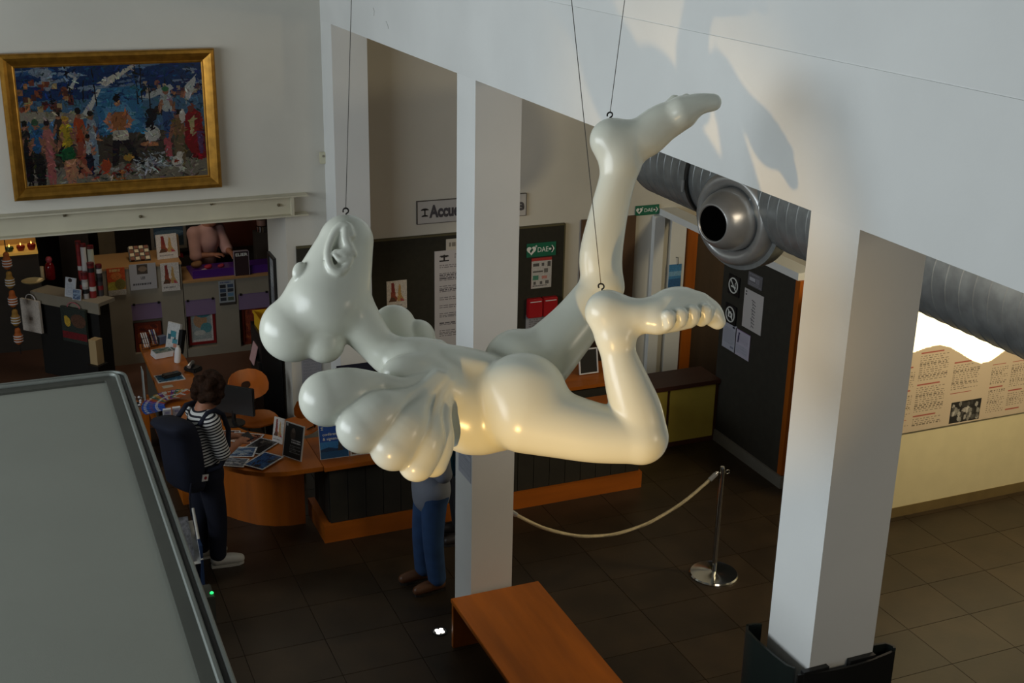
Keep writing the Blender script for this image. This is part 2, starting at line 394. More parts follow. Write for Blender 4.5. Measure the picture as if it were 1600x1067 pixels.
# brown floor: every tile in view is a piece of its own on a darker bed
nt = M_TILE.node_tree; oi = nt.nodes.new('ShaderNodeObjectInfo'); hs = nt.nodes.new('ShaderNodeHueSaturation')
mr = nt.nodes.new('ShaderNodeMapRange'); mr.inputs[3].default_value = .8; mr.inputs[4].default_value = 1.18
nt.links.new(oi.outputs['Random'], mr.inputs[0]); nt.links.new(mr.outputs[0], hs.inputs['Value'])
ramp = [n for n in nt.nodes if n.type == 'VALTORGB'][0]; nt.links.new(ramp.outputs[0], hs.inputs['Color'])
bs = nt.nodes['Principled BSDF']; nt.links.new(hs.outputs[0], bs.inputs['Base Color'])
geo = nt.nodes.new('ShaderNodeNewGeometry'); mpn = [n for n in nt.nodes if n.type == 'MAPPING'][0]; nt.links.new(geo.outputs['Position'], mpn.inputs[0])
floor = sbox('floor', M_GROUT, (-6, 10, -4, 17.4, -.12, -.006))
fl = rootloc(floor); tm = None
for i in range(-6, 8):
    for j in range(-7, 9):
        x, y = 4.41+.61*i, 7.6+.5*j
        if y > 11.2 and x > 2.6: continue
        if tm is None:
            tm = bpy.data.meshes.new('tile'); bt = B((.0025, .6075, .0025, .4975, -.0058, 0)); bt.to_mesh(tm); bt.free(); tm.materials.append(M_TILE)
        link('tile', tm, None, floor, Vector((x, y, 0))-fl)
wb = sbox('wall_back', M_WALLB, (-6, 2.6, 11.67, 12.52, 2.41, 7.5), (2.6, 10, 11.67, 12.52, -.006, 7.5))
sbox('wall_left', M_WALL, (-6.2, -6, -4, 17.4, -.1, 7.5))
sbox('wall_right', M_WALLB, (10, 10.2, -4, 12.5, -.1, 4.6))
sbox('wall_arcade', M_WALL, (3.004, 3.325, -4, 11.67, 4.214, 4.805))
sbox('wall_arcade_upper', M_WALL, (3.004, 3.325, -4, 11.67, 4.8100, 7.5), (3.009, 3.325, -4, 11.67, 4.80, 4.815))
sbox('ceiling', M_CEIL, (-6.2, 3.325, -4, 12.52, 7.5, 7.65))
sbox('ceiling_hall', M_CEIL, (3.325, 10.2, -4, 11.67, 4.5, 4.65))
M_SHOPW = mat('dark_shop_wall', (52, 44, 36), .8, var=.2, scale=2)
sbox('wall_shop', M_SHOPW, (-6, 4.2, 17.2, 17.4, -.006, 3.1), (4.0, 4.2, 12.52, 17.2, -.006, 3.1))
sbox('ceiling_shop', M_CEIL, (-6, 4.2, 12.52, 17.4, 3.1, 3.2))
M_SHOPF = mat('reddish_brown_shop_floor', (92, 62, 46), .5, var=.12, scale=2)
sbox('floor_shop', M_SHOPF, (-6, 4.0, 12.6, 17.2, -.006, .003))

# fine hairline cracks on the arcade wall
bm = bmesh.new()
for pts in ([(603, 33), (606, 40), (607, 45)], [(583, 12), (585, 18), (584, 25)]):
    P = [pX(x, y, 3.003) for x, y in pts]; tube(P, .0016, 5, bm)
struct(obj('trim_1', bm, mat('grey_hairline_crack', (156, 156, 150), .9)))

def column(y0, y1, label, z1=4.214):
    t = obj('column', B((3.004, 3.335, y0, y1, 0, z1)), M_WALL); return tag(t, label, 'column')
column(11.293, 11.669, 'white square pilaster against the back wall at the end of the arcade')
column(7.711, 8.055, 'white square column standing directly behind the wooden bench')
column(3.72, 4.03, 'white square column rising out of the dark curved floor sign')

# steel lintel over the shop opening
t = thing('steel_lintel', 'cream painted steel lintel beam with bolts over the shop opening', 'beam', (0, 11.6, 2.41))
obj('web', B((-5.99, 2.64, 11.61, 11.668, 2.425, 2.60)), M_CREAMBEAM, t)
obj('flange', B((-5.99, 2.80, 11.545, 11.668, 2.598, 2.612)), M_CREAMBEAM, t)
obj('flange', B((-5.99, 2.80, 11.545, 11.668, 2.41, 2.424)), M_CREAMBEAM, t)
obj('end_plate', B((2.64, 2.665, 11.55, 11.668, 2.424, 2.598)), M_CREAMBEAM, t)
for px, py in ((100, 336), (219, 338), (330, 318), (435, 320)):
    p = pY(px, py, 11.61); lathe_b = lathe([(.014, 0), (.014, -.018), (.006, -.02), (.006, -.034), (.001, -.034)], p, (0, 1, 0), 8)
    obj('bolt', lathe_b, mat('bolt_steel', (120, 112, 90), .5, .6), t)
p = pY(504, 246, 11.67)
t = thing('thermostat', 'small cream plastic thermostat box on wall beside the pilaster', 'thermostat', (p[0], 11.668, p[2]-.05))
obj('casing', B((p[0]-.032, p[0]+.032, 11.635, 11.669, p[2]-.055, p[2]+.055)), mat('cream_plastic', (206, 202, 176), .5), t, bevel=.004)
obj('dial', lathe([(.012, 0), (.012, -.006), (.001, -.006)], (p[0], 11.635, p[2]+.02), (0, 1, 0), 14), M_CAB, t)

# dark partition on the right with its white cap, wooden end and grey skirting
pt = sbox('wall_partition', M_PART, (6.72, 6.86, 9.13, 10.34, 0, 2.08))
sbox('trim_2', M_WALL, (6.70, 6.90, 9.08, 11.669, 2.08, 2.15))
sbox('trim_3', M_WOODZ, (6.715, 6.87, 9.06, 9.129, .125, 2.079))
sbox('baseboard_partition', mat('grey_skirting', (120, 118, 110), .6, var=.05), (6.695, 6.719, 9.06, 10.34, 0, .12), (6.695, 6.87, 9.035, 9.06, 0, .12))
# exhibition wall with a backlit top
pts = [pY(x, y, 8.15) for x, y in ((1390, 566), (1412, 556), (1430, 550), (1448, 543), (1468, 539), (1485, 543), (1502, 553), (1518, 563), (1532, 568), (1548, 564), (1570, 548), (1600, 530))]
wx = [p[0] for p in pts]+[9.2, 9.5, 9.9]; wz = [p[2] for p in pts]+[1.66, 1.5, 1.62]
sbox('wall_exhibition', mat('ivory_panel', (216, 204, 164), .7, var=.03), (6.95, 9.99, 8.165, 8.42, .10, 2.3))
sbox('baseboard_exhibition', mat('olive_brown_skirting', (110, 92, 56), .6, var=.1), (6.95, 9.99, 8.16, 8.44, 0, .10))
bm = bmesh.new(); n = 60; X = np.linspace(6.96, 9.9, n); Zw = np.interp(X, wx, wz)-.02
lo = [bm.verts.new((x, 8.155, z)) for x, z in zip(X, Zw)]; hi = [bm.verts.new((x, 8.155, 2.12)) for x in X]
for i in range(n-1): bm.faces.new((lo[i], lo[i+1], hi[i+1], hi[i]))
r = bmesh.ops.extrude_face_region(bm, geom=list(bm.faces)); bmesh.ops.translate(bm, verts=[v for v in r['geom'] if isinstance(v, bmesh.types.BMVert)], vec=(0, .008, 0))
tag(obj('light_panel', bm, mat('backlit_acrylic', (255, 246, 205), .4, emit=1.4)), 'glowing white backlit panel with a wavy lower edge above the text wall', 'light panel')
# text panel on it, wave cut along its top
cv = Cv(230, 128, (200, 182, 158)); x0, x1, z0, z1 = 7.0, 9.0, .86, 1.72
red = (150, 50, 46); ink = (86, 76, 66)
def fx(x): return (x-x0)/(x1-x0)
def fz(z): return (z1-z)/(z1-z0)
colsx = [(7.02, 7.16), (7.20, 7.36), (7.40, 7.72), (7.79, 8.10), (8.24, 8.44), (8.48, 8.68), (8.72, 8.95)]
for i, (a, b) in enumerate(colsx):
    top = [1.36, 1.50, 1.62, 1.48, 1.40, 1.40, 1.5][i]; z = top
    while z > .92:
        cv.rect(fx(a), fz(z), fx(a+(b-a)*.8), fz(z-.012), red, .75); z -= .035
        nl = random.Random(i*7+int(z*50)).randint(7, 13)
        if i == 3 and z < 1.25: break
        for k in range(nl):
            if z < .92: break
            cv.words(fx(a), fz(z), fx(b), fz(z-.016), 1, ink, .7, .5, seed=i*91+k); z -= .019
        z -= .02
cv.rect(fx(7.83), fz(1.085), fx(8.17), fz(.86+.015), (34, 32, 30))
for k in range(46): cv.ell(fx(7.84+random.random()*.32), fz(.89+random.random()*.17), .008, .03, random.choice([(150, 148, 140), (90, 88, 84), (190, 186, 178), (60, 58, 55)]), .8)
zz = z1-(z1-z0)*cv.Y; keep = zz < np.interp(x0+(x1-x0)*cv.X, wx, wz)
tp = sheet('text_panel', cv, ((x0+x1)/2, 8.146, (z0+z1)/2), (1, 0, 0), (0, 0, 1), x1-x0, z1-z0, .004)
bm = bmesh.new(); bm.from_mesh(tp.data); bm.faces.ensure_lookup_table(); kf = keep.reshape(-1)
bmesh.ops.delete(bm, geom=[f for f in bm.faces if f.index >= len(kf) or not kf[f.index]], context='FACES')
bm.to_mesh(tp.data); bm.free()
md = tp.modifiers.new('thickness', 'SOLIDIFY'); md.thickness = .006; md.offset = -1
tag(tp, 'beige exhibition text panel with red headings, text columns and a black and white photo', 'text panel')

# ---------------------------------------------------------------- boards, doors and signs on the back wall
YB = 11.668
def back(px, py, Y=YB): return pY(px, py, Y)
t = thing('notice_board', 'large charcoal felt notice board under the reception sign', 'board', (4.5, YB, .1))
obj('felt_panel', B((3.36, 5.545, 11.625, YB, .08, 2.07)), M_BOARD, t)
obj('top_rail', B((3.36, 5.55, 11.62, YB, 2.07, 2.085)), mat('olive_rail', (84, 78, 50), .7), t)
obj('side_rail', B((5.545, 5.56, 11.62, YB, .08, 2.085)), mat('olive_rail', (84, 78, 50), .7), t)
t = thing('notice_board', 'narrow charcoal felt board between the shop opening and the pilaster', 'board', (2.85, YB, .1))
obj('felt_panel', B((2.69, 2.995, 11.625, YB, .95, 2.07)), M_BOARD, t)
obj('top_rail', B((2.69, 2.995, 11.62, YB, 2.07, 2.085)), mat('olive_rail', (84, 78, 50), .7), t)
# doors
d = sbox('door_1', M_DOOR, (5.76, 6.40, 11.63, YB, 0, 2.10))
obj('door_handle', tube([(5.84, 11.6, 1.02), (5.84, 11.585, 1.02), (5.95, 11.585, 1.02)], .01, 8), M_CHROME, d)
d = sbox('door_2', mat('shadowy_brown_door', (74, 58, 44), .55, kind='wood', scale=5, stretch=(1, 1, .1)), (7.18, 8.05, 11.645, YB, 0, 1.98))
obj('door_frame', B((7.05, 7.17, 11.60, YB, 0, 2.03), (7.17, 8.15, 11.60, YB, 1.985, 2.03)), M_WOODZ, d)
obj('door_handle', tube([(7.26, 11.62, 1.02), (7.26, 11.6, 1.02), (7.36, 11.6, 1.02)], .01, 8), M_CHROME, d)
sbox('trim_4', M_WALL, (6.62, 6.74, 11.60, YB, 0, 2.079), (6.84, 7.03, 11.62, YB, 0, 2.05))
# reception sign
a, b = back(651.3, 315), back(820, 335)
sg = thing('reception_sign', 'pale grey wall sign with dark lettering and emblem', 'sign', ((a[0]+b[0])/2, YB, b[2]))
M_SIGNG = mat('pale_grey_acrylic', (186, 184, 182), .4, var=.02); M_INK = mat('dark_grey_ink', (72, 70, 76), .6); M_INKB = mat('black_ink', (24, 22, 24), .6)
obj('sign_plate', B((a[0], b[0], 11.645, YB, b[2], a[2])), M_SIGNG, sg)
obj('sign_edge', B((a[0]-.008, a[0], 11.643, YB, b[2]-.006, a[2]+.006), (b[0], b[0]+.008, 11.643, YB, b[2]-.006, a[2]+.006), (a[0], b[0], 11.643, YB, a[2], a[2]+.006), (a[0], b[0], 11.643, YB, b[2]-.006, b[2])), mat('dark_edge', (84, 80, 76), .5), sg)
letters('lettering', 'Accueil', (a[0]+.13, 11.644, b[2]+.06), (1, 0, 0), (0, 0, 1), .17, M_INK, sg, maxw=.375, bold=.045)
letters('lettering', 'e', (b[0]-.10, 11.644, b[2]+.06), (1, 0, 0), (0, 0, 1), .17, M_INK, sg, bold=.035)
def emblem(c, s, right, up, m, parent):
    """parasol emblem: a cap, a stem, a curved foot"""
    c, right, up = [np.asarray(v, float) for v in (c, right, up)]; n = np.cross(right, up); bm = bmesh.new()
    def fan(pts):
        plate([c+right*x*s+up*y*s+n*.002 for x, y in pts], n, .0015, bm)
    fan([(.5*math.cos(q), .25+.25*math.sin(q)) for q in np.linspace(0, PI, 12)])
    fan([(-.07, -.3), (.07, -.3), (.07, .3), (-.07, .3)])
    fan([(.42*math.cos(q), -.5+.22*math.sin(q)) for q in np.linspace(0, PI, 12)])
    return obj('emblem', bm, m, parent)
emblem((a[0]+.075, 11.644, (a[2]+b[2])/2), .085, (1, 0, 0), (0, 0, 1), M_INKB, sg)
XR, ZU = (1, 0, 0), (0, 0, 1)
def bsheet(name, cv, px0, py0, px1, py1, label, cat, Y=11.62, t=.004, m=None):
    a, b = pY(px0, py0, Y), pY(px1, py1, Y)
    return tag(sheet(name, cv, ((a[0]+b[0])/2, Y, (a[2]+b[2])/2), XR, ZU, abs(b[0]-a[0]), abs(a[2]-b[2]), t, m), label, cat), a, b
# long opening-hours poster
cv = Cv(60, 150, (188, 186, 190)); ink = (70, 68, 76)
y = .14
for n_, k in ((2, 0), (5, 1), (4, 2), (2, 3), (2, 4), (3, 5), (2, 6), (4, 7)):
    cv.words(.1, y, .92, y+.017*n_, n_, ink, .8, .45, seed=k+30); y += .017*n_+.045
cv.ell(.2, .055, .1, .012, (24, 22, 26)).rect(.18, .04, .22, .1, (24, 22, 26)).ell(.2, .1, .1, .01, (24, 22, 26)); cv.words(.42, .04, .85, .09, 3, (50, 48, 54), .8, .5, seed=5)
bsheet('hours_poster', cv, 679, 393, 752, 540, 'tall white poster of text lines on the notice board', 'poster')
cv = Cv(40, 16, (190, 186, 176)); cv.words(.1, .3, .9, .75, 1, (110, 106, 98), .8, .8)
bsheet('name_sign', cv, 697, 374, 742, 387, 'small beige sign above the tall white text poster', 'sign')
def figs(nx, ny, strip=True):
    cv = Cv(nx, ny, (206, 200, 194))
    cv.poly([(.24, .08), (.36, .06), (.44, .5), (.52, .62), (.5, .72), (.08, .74), (.2, .6)], (142, 66, 44)).poly([(.62, .1), (.7, .2), (.72, .5), (.9, .74), (.52, .74), (.52, .55)], (186, 150, 92))
    cv.poly([(.22, .08), (.37, .06), (.4, .4), (.3, .45)], (126, 40, 36)).poly([(.08, .74), (.22, .56), (.4, .6), (.48, .74)], (92, 60, 40)).poly([(.68, .6), (.92, .74), (.7, .74)], (178, 70, 86)).ell(.5, .5, .07, .06, (222, 206, 196))
    if strip: cv.words(.1, .84, .9, .9, 1, (120, 116, 116), .7, .8)
    return cv.noise(.06)
bsheet('small_poster', figs(44, 56), 604, 440, 636, 481, 'small white poster of red and yellow figures on the notice board', 'poster')
# emergency signs
def dae(px0, py0, px1, py1, Y, label):
    a, b = pY(px0, py0, Y), pY(px1, py1, Y); w = b[0]-a[0]; h = a[2]-b[2]; green = (26, 104, 78)
    o = thing('defibrillator_sign', label, 'sign', ((a[0]+b[0])/2, Y, b[2]))
    obj('plate', B((a[0], b[0], Y-.006, Y, b[2], a[2])), mat('green_sign_plastic', green, .35), o)
    mw = mat('white_sign_ink', (226, 230, 226), .5); yy = Y-.007; zc = (a[2]+b[2])/2
    letters('lettering', 'DAE', (a[0]+w*.36, yy, zc-h*.17), XR, ZU, h*.52, mw, o, maxw=w*.36)
    cx = a[0]+w*.16; s = h*.36; NY = (0, -1, 0)
    bm = plate([(cx+s*16*math.sin(q)**3/16, yy, zc+s*(13*math.cos(q)-5*math.cos(2*q)-2*math.cos(3*q)-math.cos(4*q))/16) for q in np.linspace(0, 2*PI, 28)[:-1]], NY, .001); hh = obj('heart', bm, mw, o)
    bm = plate([(cx+s*x, yy-.0015, zc+s*z) for x, z in ((.1, .5), (-.35, -.05), (-.02, -.05), (-.15, -.55), (.35, .1), (.02, .1))], NY, .0012); obj('bolt_mark', bm, MATS['green_sign_plastic'], hh)
    box_b = B((cx+s*.75, cx+s*1.2, yy-.001, yy, zc+s*.72, zc+s*.86), (cx+s*.91, cx+s*1.05, yy-.001, yy, zc+s*.55, zc+s*1.02)); obj('cross', box_b, mw, o)
    ax = a[0]+w*.76; L = w*.19; bm = plate([(ax+x*L, yy, zc+z*h) for x, z in ((0, .07), (.7, .07), (.42, .26), (.62, .26), (1, 0), (.62, -.26), (.42, -.26), (.7, -.07), (0, -.07))], NY, .001); obj('arrow', bm, mw, o)
dae(823, 381, 868, 398, 11.62, 'green defibrillator arrow sign on the charcoal notice board')
dae(993, 322, 1029, 334, 11.66, 'green defibrillator arrow sign above the dark brown door')
cv = Cv(56, 80, (186, 184, 182)); cv.rect(0, 0, 1, .1, (170, 50, 46))
for k, (x, y, w, h, c) in enumerate(((.08, .17, .3, .1, (60, 58, 58)), (.5, .18, .12, .1, (70, 68, 70)), (.78, .14, .16, .16, (66, 64, 64)), (.08, .42, .5, .05, (70, 68, 66)), (.62, .36, .2, .14, (90, 88, 86)), (.08, .58, .28, .14, (50, 120, 96)), (.52, .6, .26, .1, (188, 120, 110)), (.1, .78, .14, .1, (72, 70, 70)), (.42, .78, .14, .1, (72, 70, 70)), (.7, .76, .18, .12, (80, 78, 80)))): cv.rect(x, y, x+w, y+h, c, .85)
cv.words(.08, .9, .92, .96, 1, (70, 68, 70), .8, .6)
bsheet('emergency_sheet', cv.noise(.05), 831, 404, 861, 448, 'white first aid instruction sheet with a red top band under the green sign', 'sheet')
a, b = pY(822, 466, 11.62), pY(868, 490, 11.62)
o = thing('red_leaflet_box', 'red double leaflet box hanging on the charcoal notice board', 'leaflet box', ((a[0]+b[0])/2, 11.6, b[2])); mr_ = mat('red_plastic', (168, 26, 34), .35)
for k in (0, 1):
    x0, x1 = a[0]+(b[0]-a[0])*k/2+.004, a[0]+(b[0]-a[0])*(k+1)/2-.004
    obj('pocket', B((x0, x1, 11.56, 11.62, b[2], a[2])), mr_, o, bevel=.008); obj('leaflet_edge', B((x0+.02, x1-.02, 11.553, 11.559, a[2]-.035, a[2]-.027)), M_PAPER, o)
cv = Cv(40, 40, (150, 152, 160)); cv.words(.1, .1, .9, .8, 9, (100, 100, 108), .7, .45)
bsheet('pinned_sheet', cv, 822, 492, 868, 530, 'grey printed sheet pinned below the red leaflet box', 'sheet')
cv = Cv(30, 60, (64, 128, 178)); cv.rect(0, .3, 1, .5, (120, 166, 200)).rect(0, .62, 1, 1, (44, 92, 142)).noise(.08)
bsheet('blue_poster', cv, 1046, 414, 1063, 448, 'small blue poster on the white wall beside the wooden door frame', 'poster', Y=11.61)
p = pY(1056, 402, 11.62); obj_ = obj('wall_hook', tube([(p[0], 11.619, p[2]), (p[0]+.02, 11.6, p[2]), (p[0]+.022, 11.6, p[2]-.07), (p[0]+.012, 11.6, p[2]-.085)], .004, 6), M_BLACK); tag(obj_, 'thin black bent wall hook above the small blue poster', 'hook')
# text sheet and framed notice by the opening
cv = Cv(40, 60, (150, 150, 156)); cv.words(.08, .04, .92, .96, 22, (112, 112, 120), .7, .4)
bsheet('pinned_sheet', cv, 471, 560, 504, 612, 'grey sheet of fine print low on the wall beside the shop opening', 'sheet', Y=11.66)
a, b = pX(421, 392, 2.598), pX(440, 596, 2.598)
o = thing('framed_notice', 'dark framed grey notice hung on the white side of the shop opening', 'notice', (2.6, (a[1]+b[1])/2, b[2]))
yf, yn, zt, zb = a[1], b[1], a[2], 1.02
obj('frame', B((2.572, 2.599, yn, yf, zt-.03, zt), (2.572, 2.599, yn, yf, zb, zb+.03), (2.572, 2.599, yf-.05, yf, zb+.03, zt-.03), (2.572, 2.599, yn, yn+.03, zb+.03, zt-.03)), M_BLACK, o)
cv = Cv(50, 80, (138, 142, 146)); cv.ell(.3, .25, .3, .12, (160, 164, 166)).ell(.6, .6, .3, .2, (112, 116, 122)).words(.1, .1, .9, .95, 18, (100, 104, 110), .5, .4).noise(.06)
sheet('notice_print', cv, (2.585, (yf+yn)/2, (zt+zb)/2), (0, -1, 0), ZU, abs(yf-yn)-.07, zt-zb-.06, .004, None, o)
# signs on the partition (facing -X)
YR = (0, -1, 0)
def psheet(name, cv, px0, py0, px1, py1, label, cat):
    a, b = pX(px0, py0, 6.715), pX(px1, py1, 6.715)
    return tag(sheet(name, cv, (6.715, (a[1]+b[1])/2, (a[2]+b[2])/2), YR, ZU, abs(a[1]-b[1]), abs(a[2]-b[2]), .004), label, cat)
def prohibit(px, py, label, draw):
    c = pX(px, py, 6.714); o = thing('prohibition_sign', label, 'sign', (6.714, c[1], c[2]-.09)); mw = mat('white_sign_ink', (226, 230, 226), .5)
    obj('plate', B((6.708, 6.719, c[1]-.10, c[1]+.10, c[2]-.10, c[2]+.10)), mat('black_sign_plate', (16, 17, 22), .4), o)
    x = 6.706; rr = .075
    obj('ring', tube([(x, c[1]+rr*math.cos(q), c[2]+rr*math.sin(q)) for q in np.linspace(0, 2*PI, 29)[:-1]], .007, 6, closed=True), mw, o)
    obj('bar', tube([(x, c[1]+.052, c[2]+.052), (x, c[1]-.052, c[2]-.052)], .006, 6), mw, o)
    draw(o, x, c, mw)
prohibit(1147, 446, 'round no smoking sign on the dark partition', lambda o, x, c, m: (obj('cigarette', B((x-.002, x+.003, c[1]-.045, c[1]+.04, c[2]-.02, c[2]-.006)), m, o), obj('smoke', tube([(x, c[1]-.035, c[2]), (x, c[1]-.03, c[2]+.02), (x, c[1]-.04, c[2]+.04)], .004, 5), m, o)))
prohibit(1142, 491, 'round no photography sign on the dark partition', lambda o, x, c, m: (obj('camera_mark', B((x-.002, x+.003, c[1]-.038, c[1]+.038, c[2]-.03, c[2]+.02), (x-.002, x+.003, c[1]-.012, c[1]+.012, c[2]+.02, c[2]+.032)), m, o), obj('lens_mark', lathe([(.016, -.004), (.016, -.006), (.001, -.006)], (x+.001, c[1], c[2]-.005), (1, 0, 0), 14), MATS['black_sign_plate'], o)))
cv = Cv(40, 36, (104, 104, 110)); cv.rect(.1, .35, .5, .62, (176, 178, 186)).rect(.55, .3, .8, .7, (130, 130, 138)).words(.08, .08, .92, .24, 2, (150, 150, 158), .7).words(.08, .76, .92, .94, 2, (150, 150, 158), .7)
psheet('wall_plaque', cv, 1170, 423, 1190, 455, 'grey plaque with pictograms above the tall poster on the partition', 'plaque')
cv = Cv(44, 80, (196, 194, 194)); cv.rect(.06, .05, .14, .09, (40, 38, 40)).rect(.06, .12, .14, .16, (40, 38, 40))
for k in range(9): cv.line(.42+.03*(k % 3), .22+k*.08, .62+.02*(k % 2), .26+k*.08, .012, (80, 78, 84)); cv.line(.5, .25+k*.08, .45, .28+k*.08, .01, (100, 98, 104))
psheet('partition_poster', cv, 1164, 449, 1188, 525, 'tall white poster with dark handwriting on the partition', 'poster')
cv = Cv(36, 60, (178, 182, 196)); cv.words(.1, .2, .9, .8, 14, (120, 122, 140), .7, .4).rect(.1, .05, .2, .1, (70, 70, 90)).rect(.7, .06, .85, .13, (50, 50, 70)).rect(.6, .84, .85, .9, (120, 126, 150))
psheet('notice_sheet', cv, 1131, 499, 1148, 552, 'white notice sheet directly below the no photography sign', 'sheet')
cv = Cv(36, 60, (186, 184, 202)); cv.rect(0, 0, 1, .02, (150, 120, 170)).line(.25, .1, .2, .5, .05, (70, 66, 96)).words(.3, .12, .9, .5, 8, (130, 128, 150), .6, .4).words(.12, .58, .9, .9, 8, (110, 130, 150), .6, .4)
psheet('notice_sheet', cv, 1150, 512, 1169, 565, 'white notice sheet with bold upright heading low on the partition', 'sheet')
# papers taped to the column behind the bench
cv = Cv(30, 50, (176, 180, 190)); cv.words(.05, .04, .95, .9, 16, (130, 134, 148), .7, .4)
a, b = pX(716, 690, 3.0), pX(736, 742, 3.0)
tag(sheet('taped_sheet', cv, (3.0, (a[1]+b[1])/2, (a[2]+b[2])/2), YR, ZU, abs(a[1]-b[1])*.95, .3, .003), 'white text sheet taped to the column behind the bench', 'sheet')

# ---------------------------------------------------------------- framed painting
px0, px1, pz0, pz1, py = .205, 2.005, 2.735, 3.995, 11.6
pa = thing('framed_painting', 'large painting of a harbour fish market in a gold frame', 'painting', ((px0+px1)/2, 11.66, pz0))
M_GOLD = mat('aged_gold_leaf', (164, 118, 44), .36, .75, var=.22, scale=14)
prof = [(0, 0), (0, .075), (.012, .088), (.035, .092), (.06, .08), (.085, .06), (.1, .05), (.108, .055), (.12, .05), (.12, 0)]
cor = [V(px0, 0, pz0), V(px1, 0, pz0), V(px1, 0, pz1), V(px0, 0, pz1)]; inn = [V(1, 0, 1), V(-1, 0, 1), V(-1, 0, -1), V(1, 0, -1)]
for i in range(4):
    bm = bmesh.new(); R_ = []
    for q in (i, (i+1) % 4): R_.append([bm.verts.new(tuple(cor[q]+inn[q]*a+V(0, 11.655-b, 0))) for a, b in prof])
    for k in range(len(prof)-1): bm.faces.new((R_[0][k], R_[0][k+1], R_[1][k+1], R_[1][k]))
    bm.faces.new(R_[0]); bm.faces.new(R_[1][::-1]); obj('frame_rail', bm, M_GOLD, pa)
cv = Cv(300, 190, (52, 44, 38)); rn = random.Random(4)
cv.rect(0, 0, 1, .3, (26, 52, 96)).rect(0, .28, 1, .62, (70, 104, 132))
for k in range(26): x = rn.random(); cv.ell(x, rn.uniform(.0, .2), rn.uniform(.04, .12), rn.uniform(.008, .02), rn.choice([(150, 164, 178), (44, 84, 134), (18, 40, 84), (120, 140, 160)]), .75, rn.uniform(-.2, .1))
cv.ell(.16, .1, .03, .1, (160, 164, 166), .8).ell(.13, .04, .06, .04, (140, 150, 160), .8)
for k in range(34): x = rn.uniform(0, .3); y = rn.uniform(.1, .36); cv.rect(x, y, x+.028, y+.05, rn.choice([(150, 72, 40), (120, 52, 34), (182, 150, 96), (88, 44, 32), (170, 108, 60)]), .9)
for k in range(22): x = rn.uniform(.62, 1); y = rn.uniform(.14, .26); cv.rect(x, y, x+.022, y+.04, rn.choice([(150, 96, 70), (176, 150, 120), (104, 70, 58), (140, 128, 120)]), .9)
cv.poly([(.4, .2), (.66, .18), (.66, .6), (.42, .6)], (54, 110, 148)).poly([(.44, .36), (.56, .3), (.64, .5), (.48, .58)], (84, 140, 172))
for k in range(30): x, y = rn.uniform(.4, .68), rn.uniform(.2, .58); cv.ell(x, y, .02, .006, rn.choice([(110, 160, 184), (38, 84, 124), (150, 180, 194)]), .6)
cv.poly([(.0, .36), (.36, .4), (.3, .48), (0, .46)], (150, 140, 122)).poly([(.33, .4), (.42, .2), (.44, .2), (.36, .44)], (196, 194, 184)).poly([(.42, .15), (.62, 0), (.64, .01), (.47, .18)], (196, 190, 172)).poly([(.26, .04), (.3, .12), (.26, .2), (.29, .2), (.32, .1)], (190, 190, 184)).poly([(.64, .28), (.82, .18), (.84, .22), (.7, .3)], (178, 180, 176)).poly([(.9, .2), (.97, .1), (.95, .24), (.9, .36)], (190, 190, 186))
for x0, y0, x1, y1 in ((.63, 0, .635, .34), (.66, 0, .655, .34), (.26, .0, .28, .3), (.4, .02, .41, .34), (.7, .14, .7, .44), (.79, .12, .79, .4), (.35, .12, .34, .3), (.17, .2, .18, .36)): cv.line(x0, y0, x1, y1, .0035, (28, 24, 24))
for y in (.06, .13, .2, .27): cv.line(.63, y, .66, y+.04, .002, (30, 26, 26))
cv.ell(.7, .44, .035, .06, (34, 30, 32)).ell(.76, .4, .04, .05, (44, 38, 36)).poly([(.0, .62), (1, .56), (1, 1), (0, 1)], (74, 64, 52)).poly([(.0, .86), (1, .82), (1, 1), (0, 1)], (128, 120, 104))
for k in range(60): cv.ell(rn.random(), rn.uniform(.62, 1), rn.uniform(.01, .04), rn.uniform(.005, .02), rn.choice([(40, 32, 28), (96, 84, 68), (60, 50, 44), (150, 140, 120)]), .5, rn.uniform(-.4, .4))
def figure(x, y, h, top, low, skin=(150, 100, 76), hair=(32, 24, 20), w=1.):
    cv.ell(x-.006*w, y+h*.72, .012*w, h*.3, low).ell(x+.012*w, y+h*.72, .012*w, h*.3, low).ell(x, y+h*.56, .02*w, h*.16, low)
    cv.ell(x, y+h*.3, .026*w, h*.19, top).ell(x-.024*w, y+h*.38, .008*w, h*.14, skin, 1, .3).ell(x+.024*w, y+h*.38, .008*w, h*.14, skin, 1, -.3)
    cv.ell(x, y+h*.08, .013*w, h*.075, skin).ell(x, y+h*.045, .014*w, h*.05, hair)
figure(.02, .44, .55, (36, 32, 34), (30, 26, 26)); figure(.075, .43, .6, (46, 84, 126), (38, 34, 32), hair=(58, 82, 60), w=1.3); figure(.135, .44, .56, (176, 106, 98), (172, 98, 92), w=1.1)
figure(.2, .38, .4, (60, 46, 36), (36, 30, 28)); figure(.305, .35, .6, (174, 70, 34), (150, 76, 56), w=1.2); figure(.37, .38, .5, (140, 148, 156), (120, 138, 152), w=1.1); figure(.345, .58, .36, (186, 184, 178), (34, 36, 52), w=.9)
figure(.235, .4, .6, (178, 150, 40), (186, 128, 96), hair=(190, 150, 50), w=1.5); cv.poly([(.19, .7), (.26, .67), (.275, .78), (.2, .8)], (30, 92, 50)).poly([(.22, .8), (.25, .8), (.31, .95), (.28, .96)], (190, 130, 98)).poly([(.26, .79), (.28, .78), (.36, .92), (.34, .93)], (186, 124, 92))
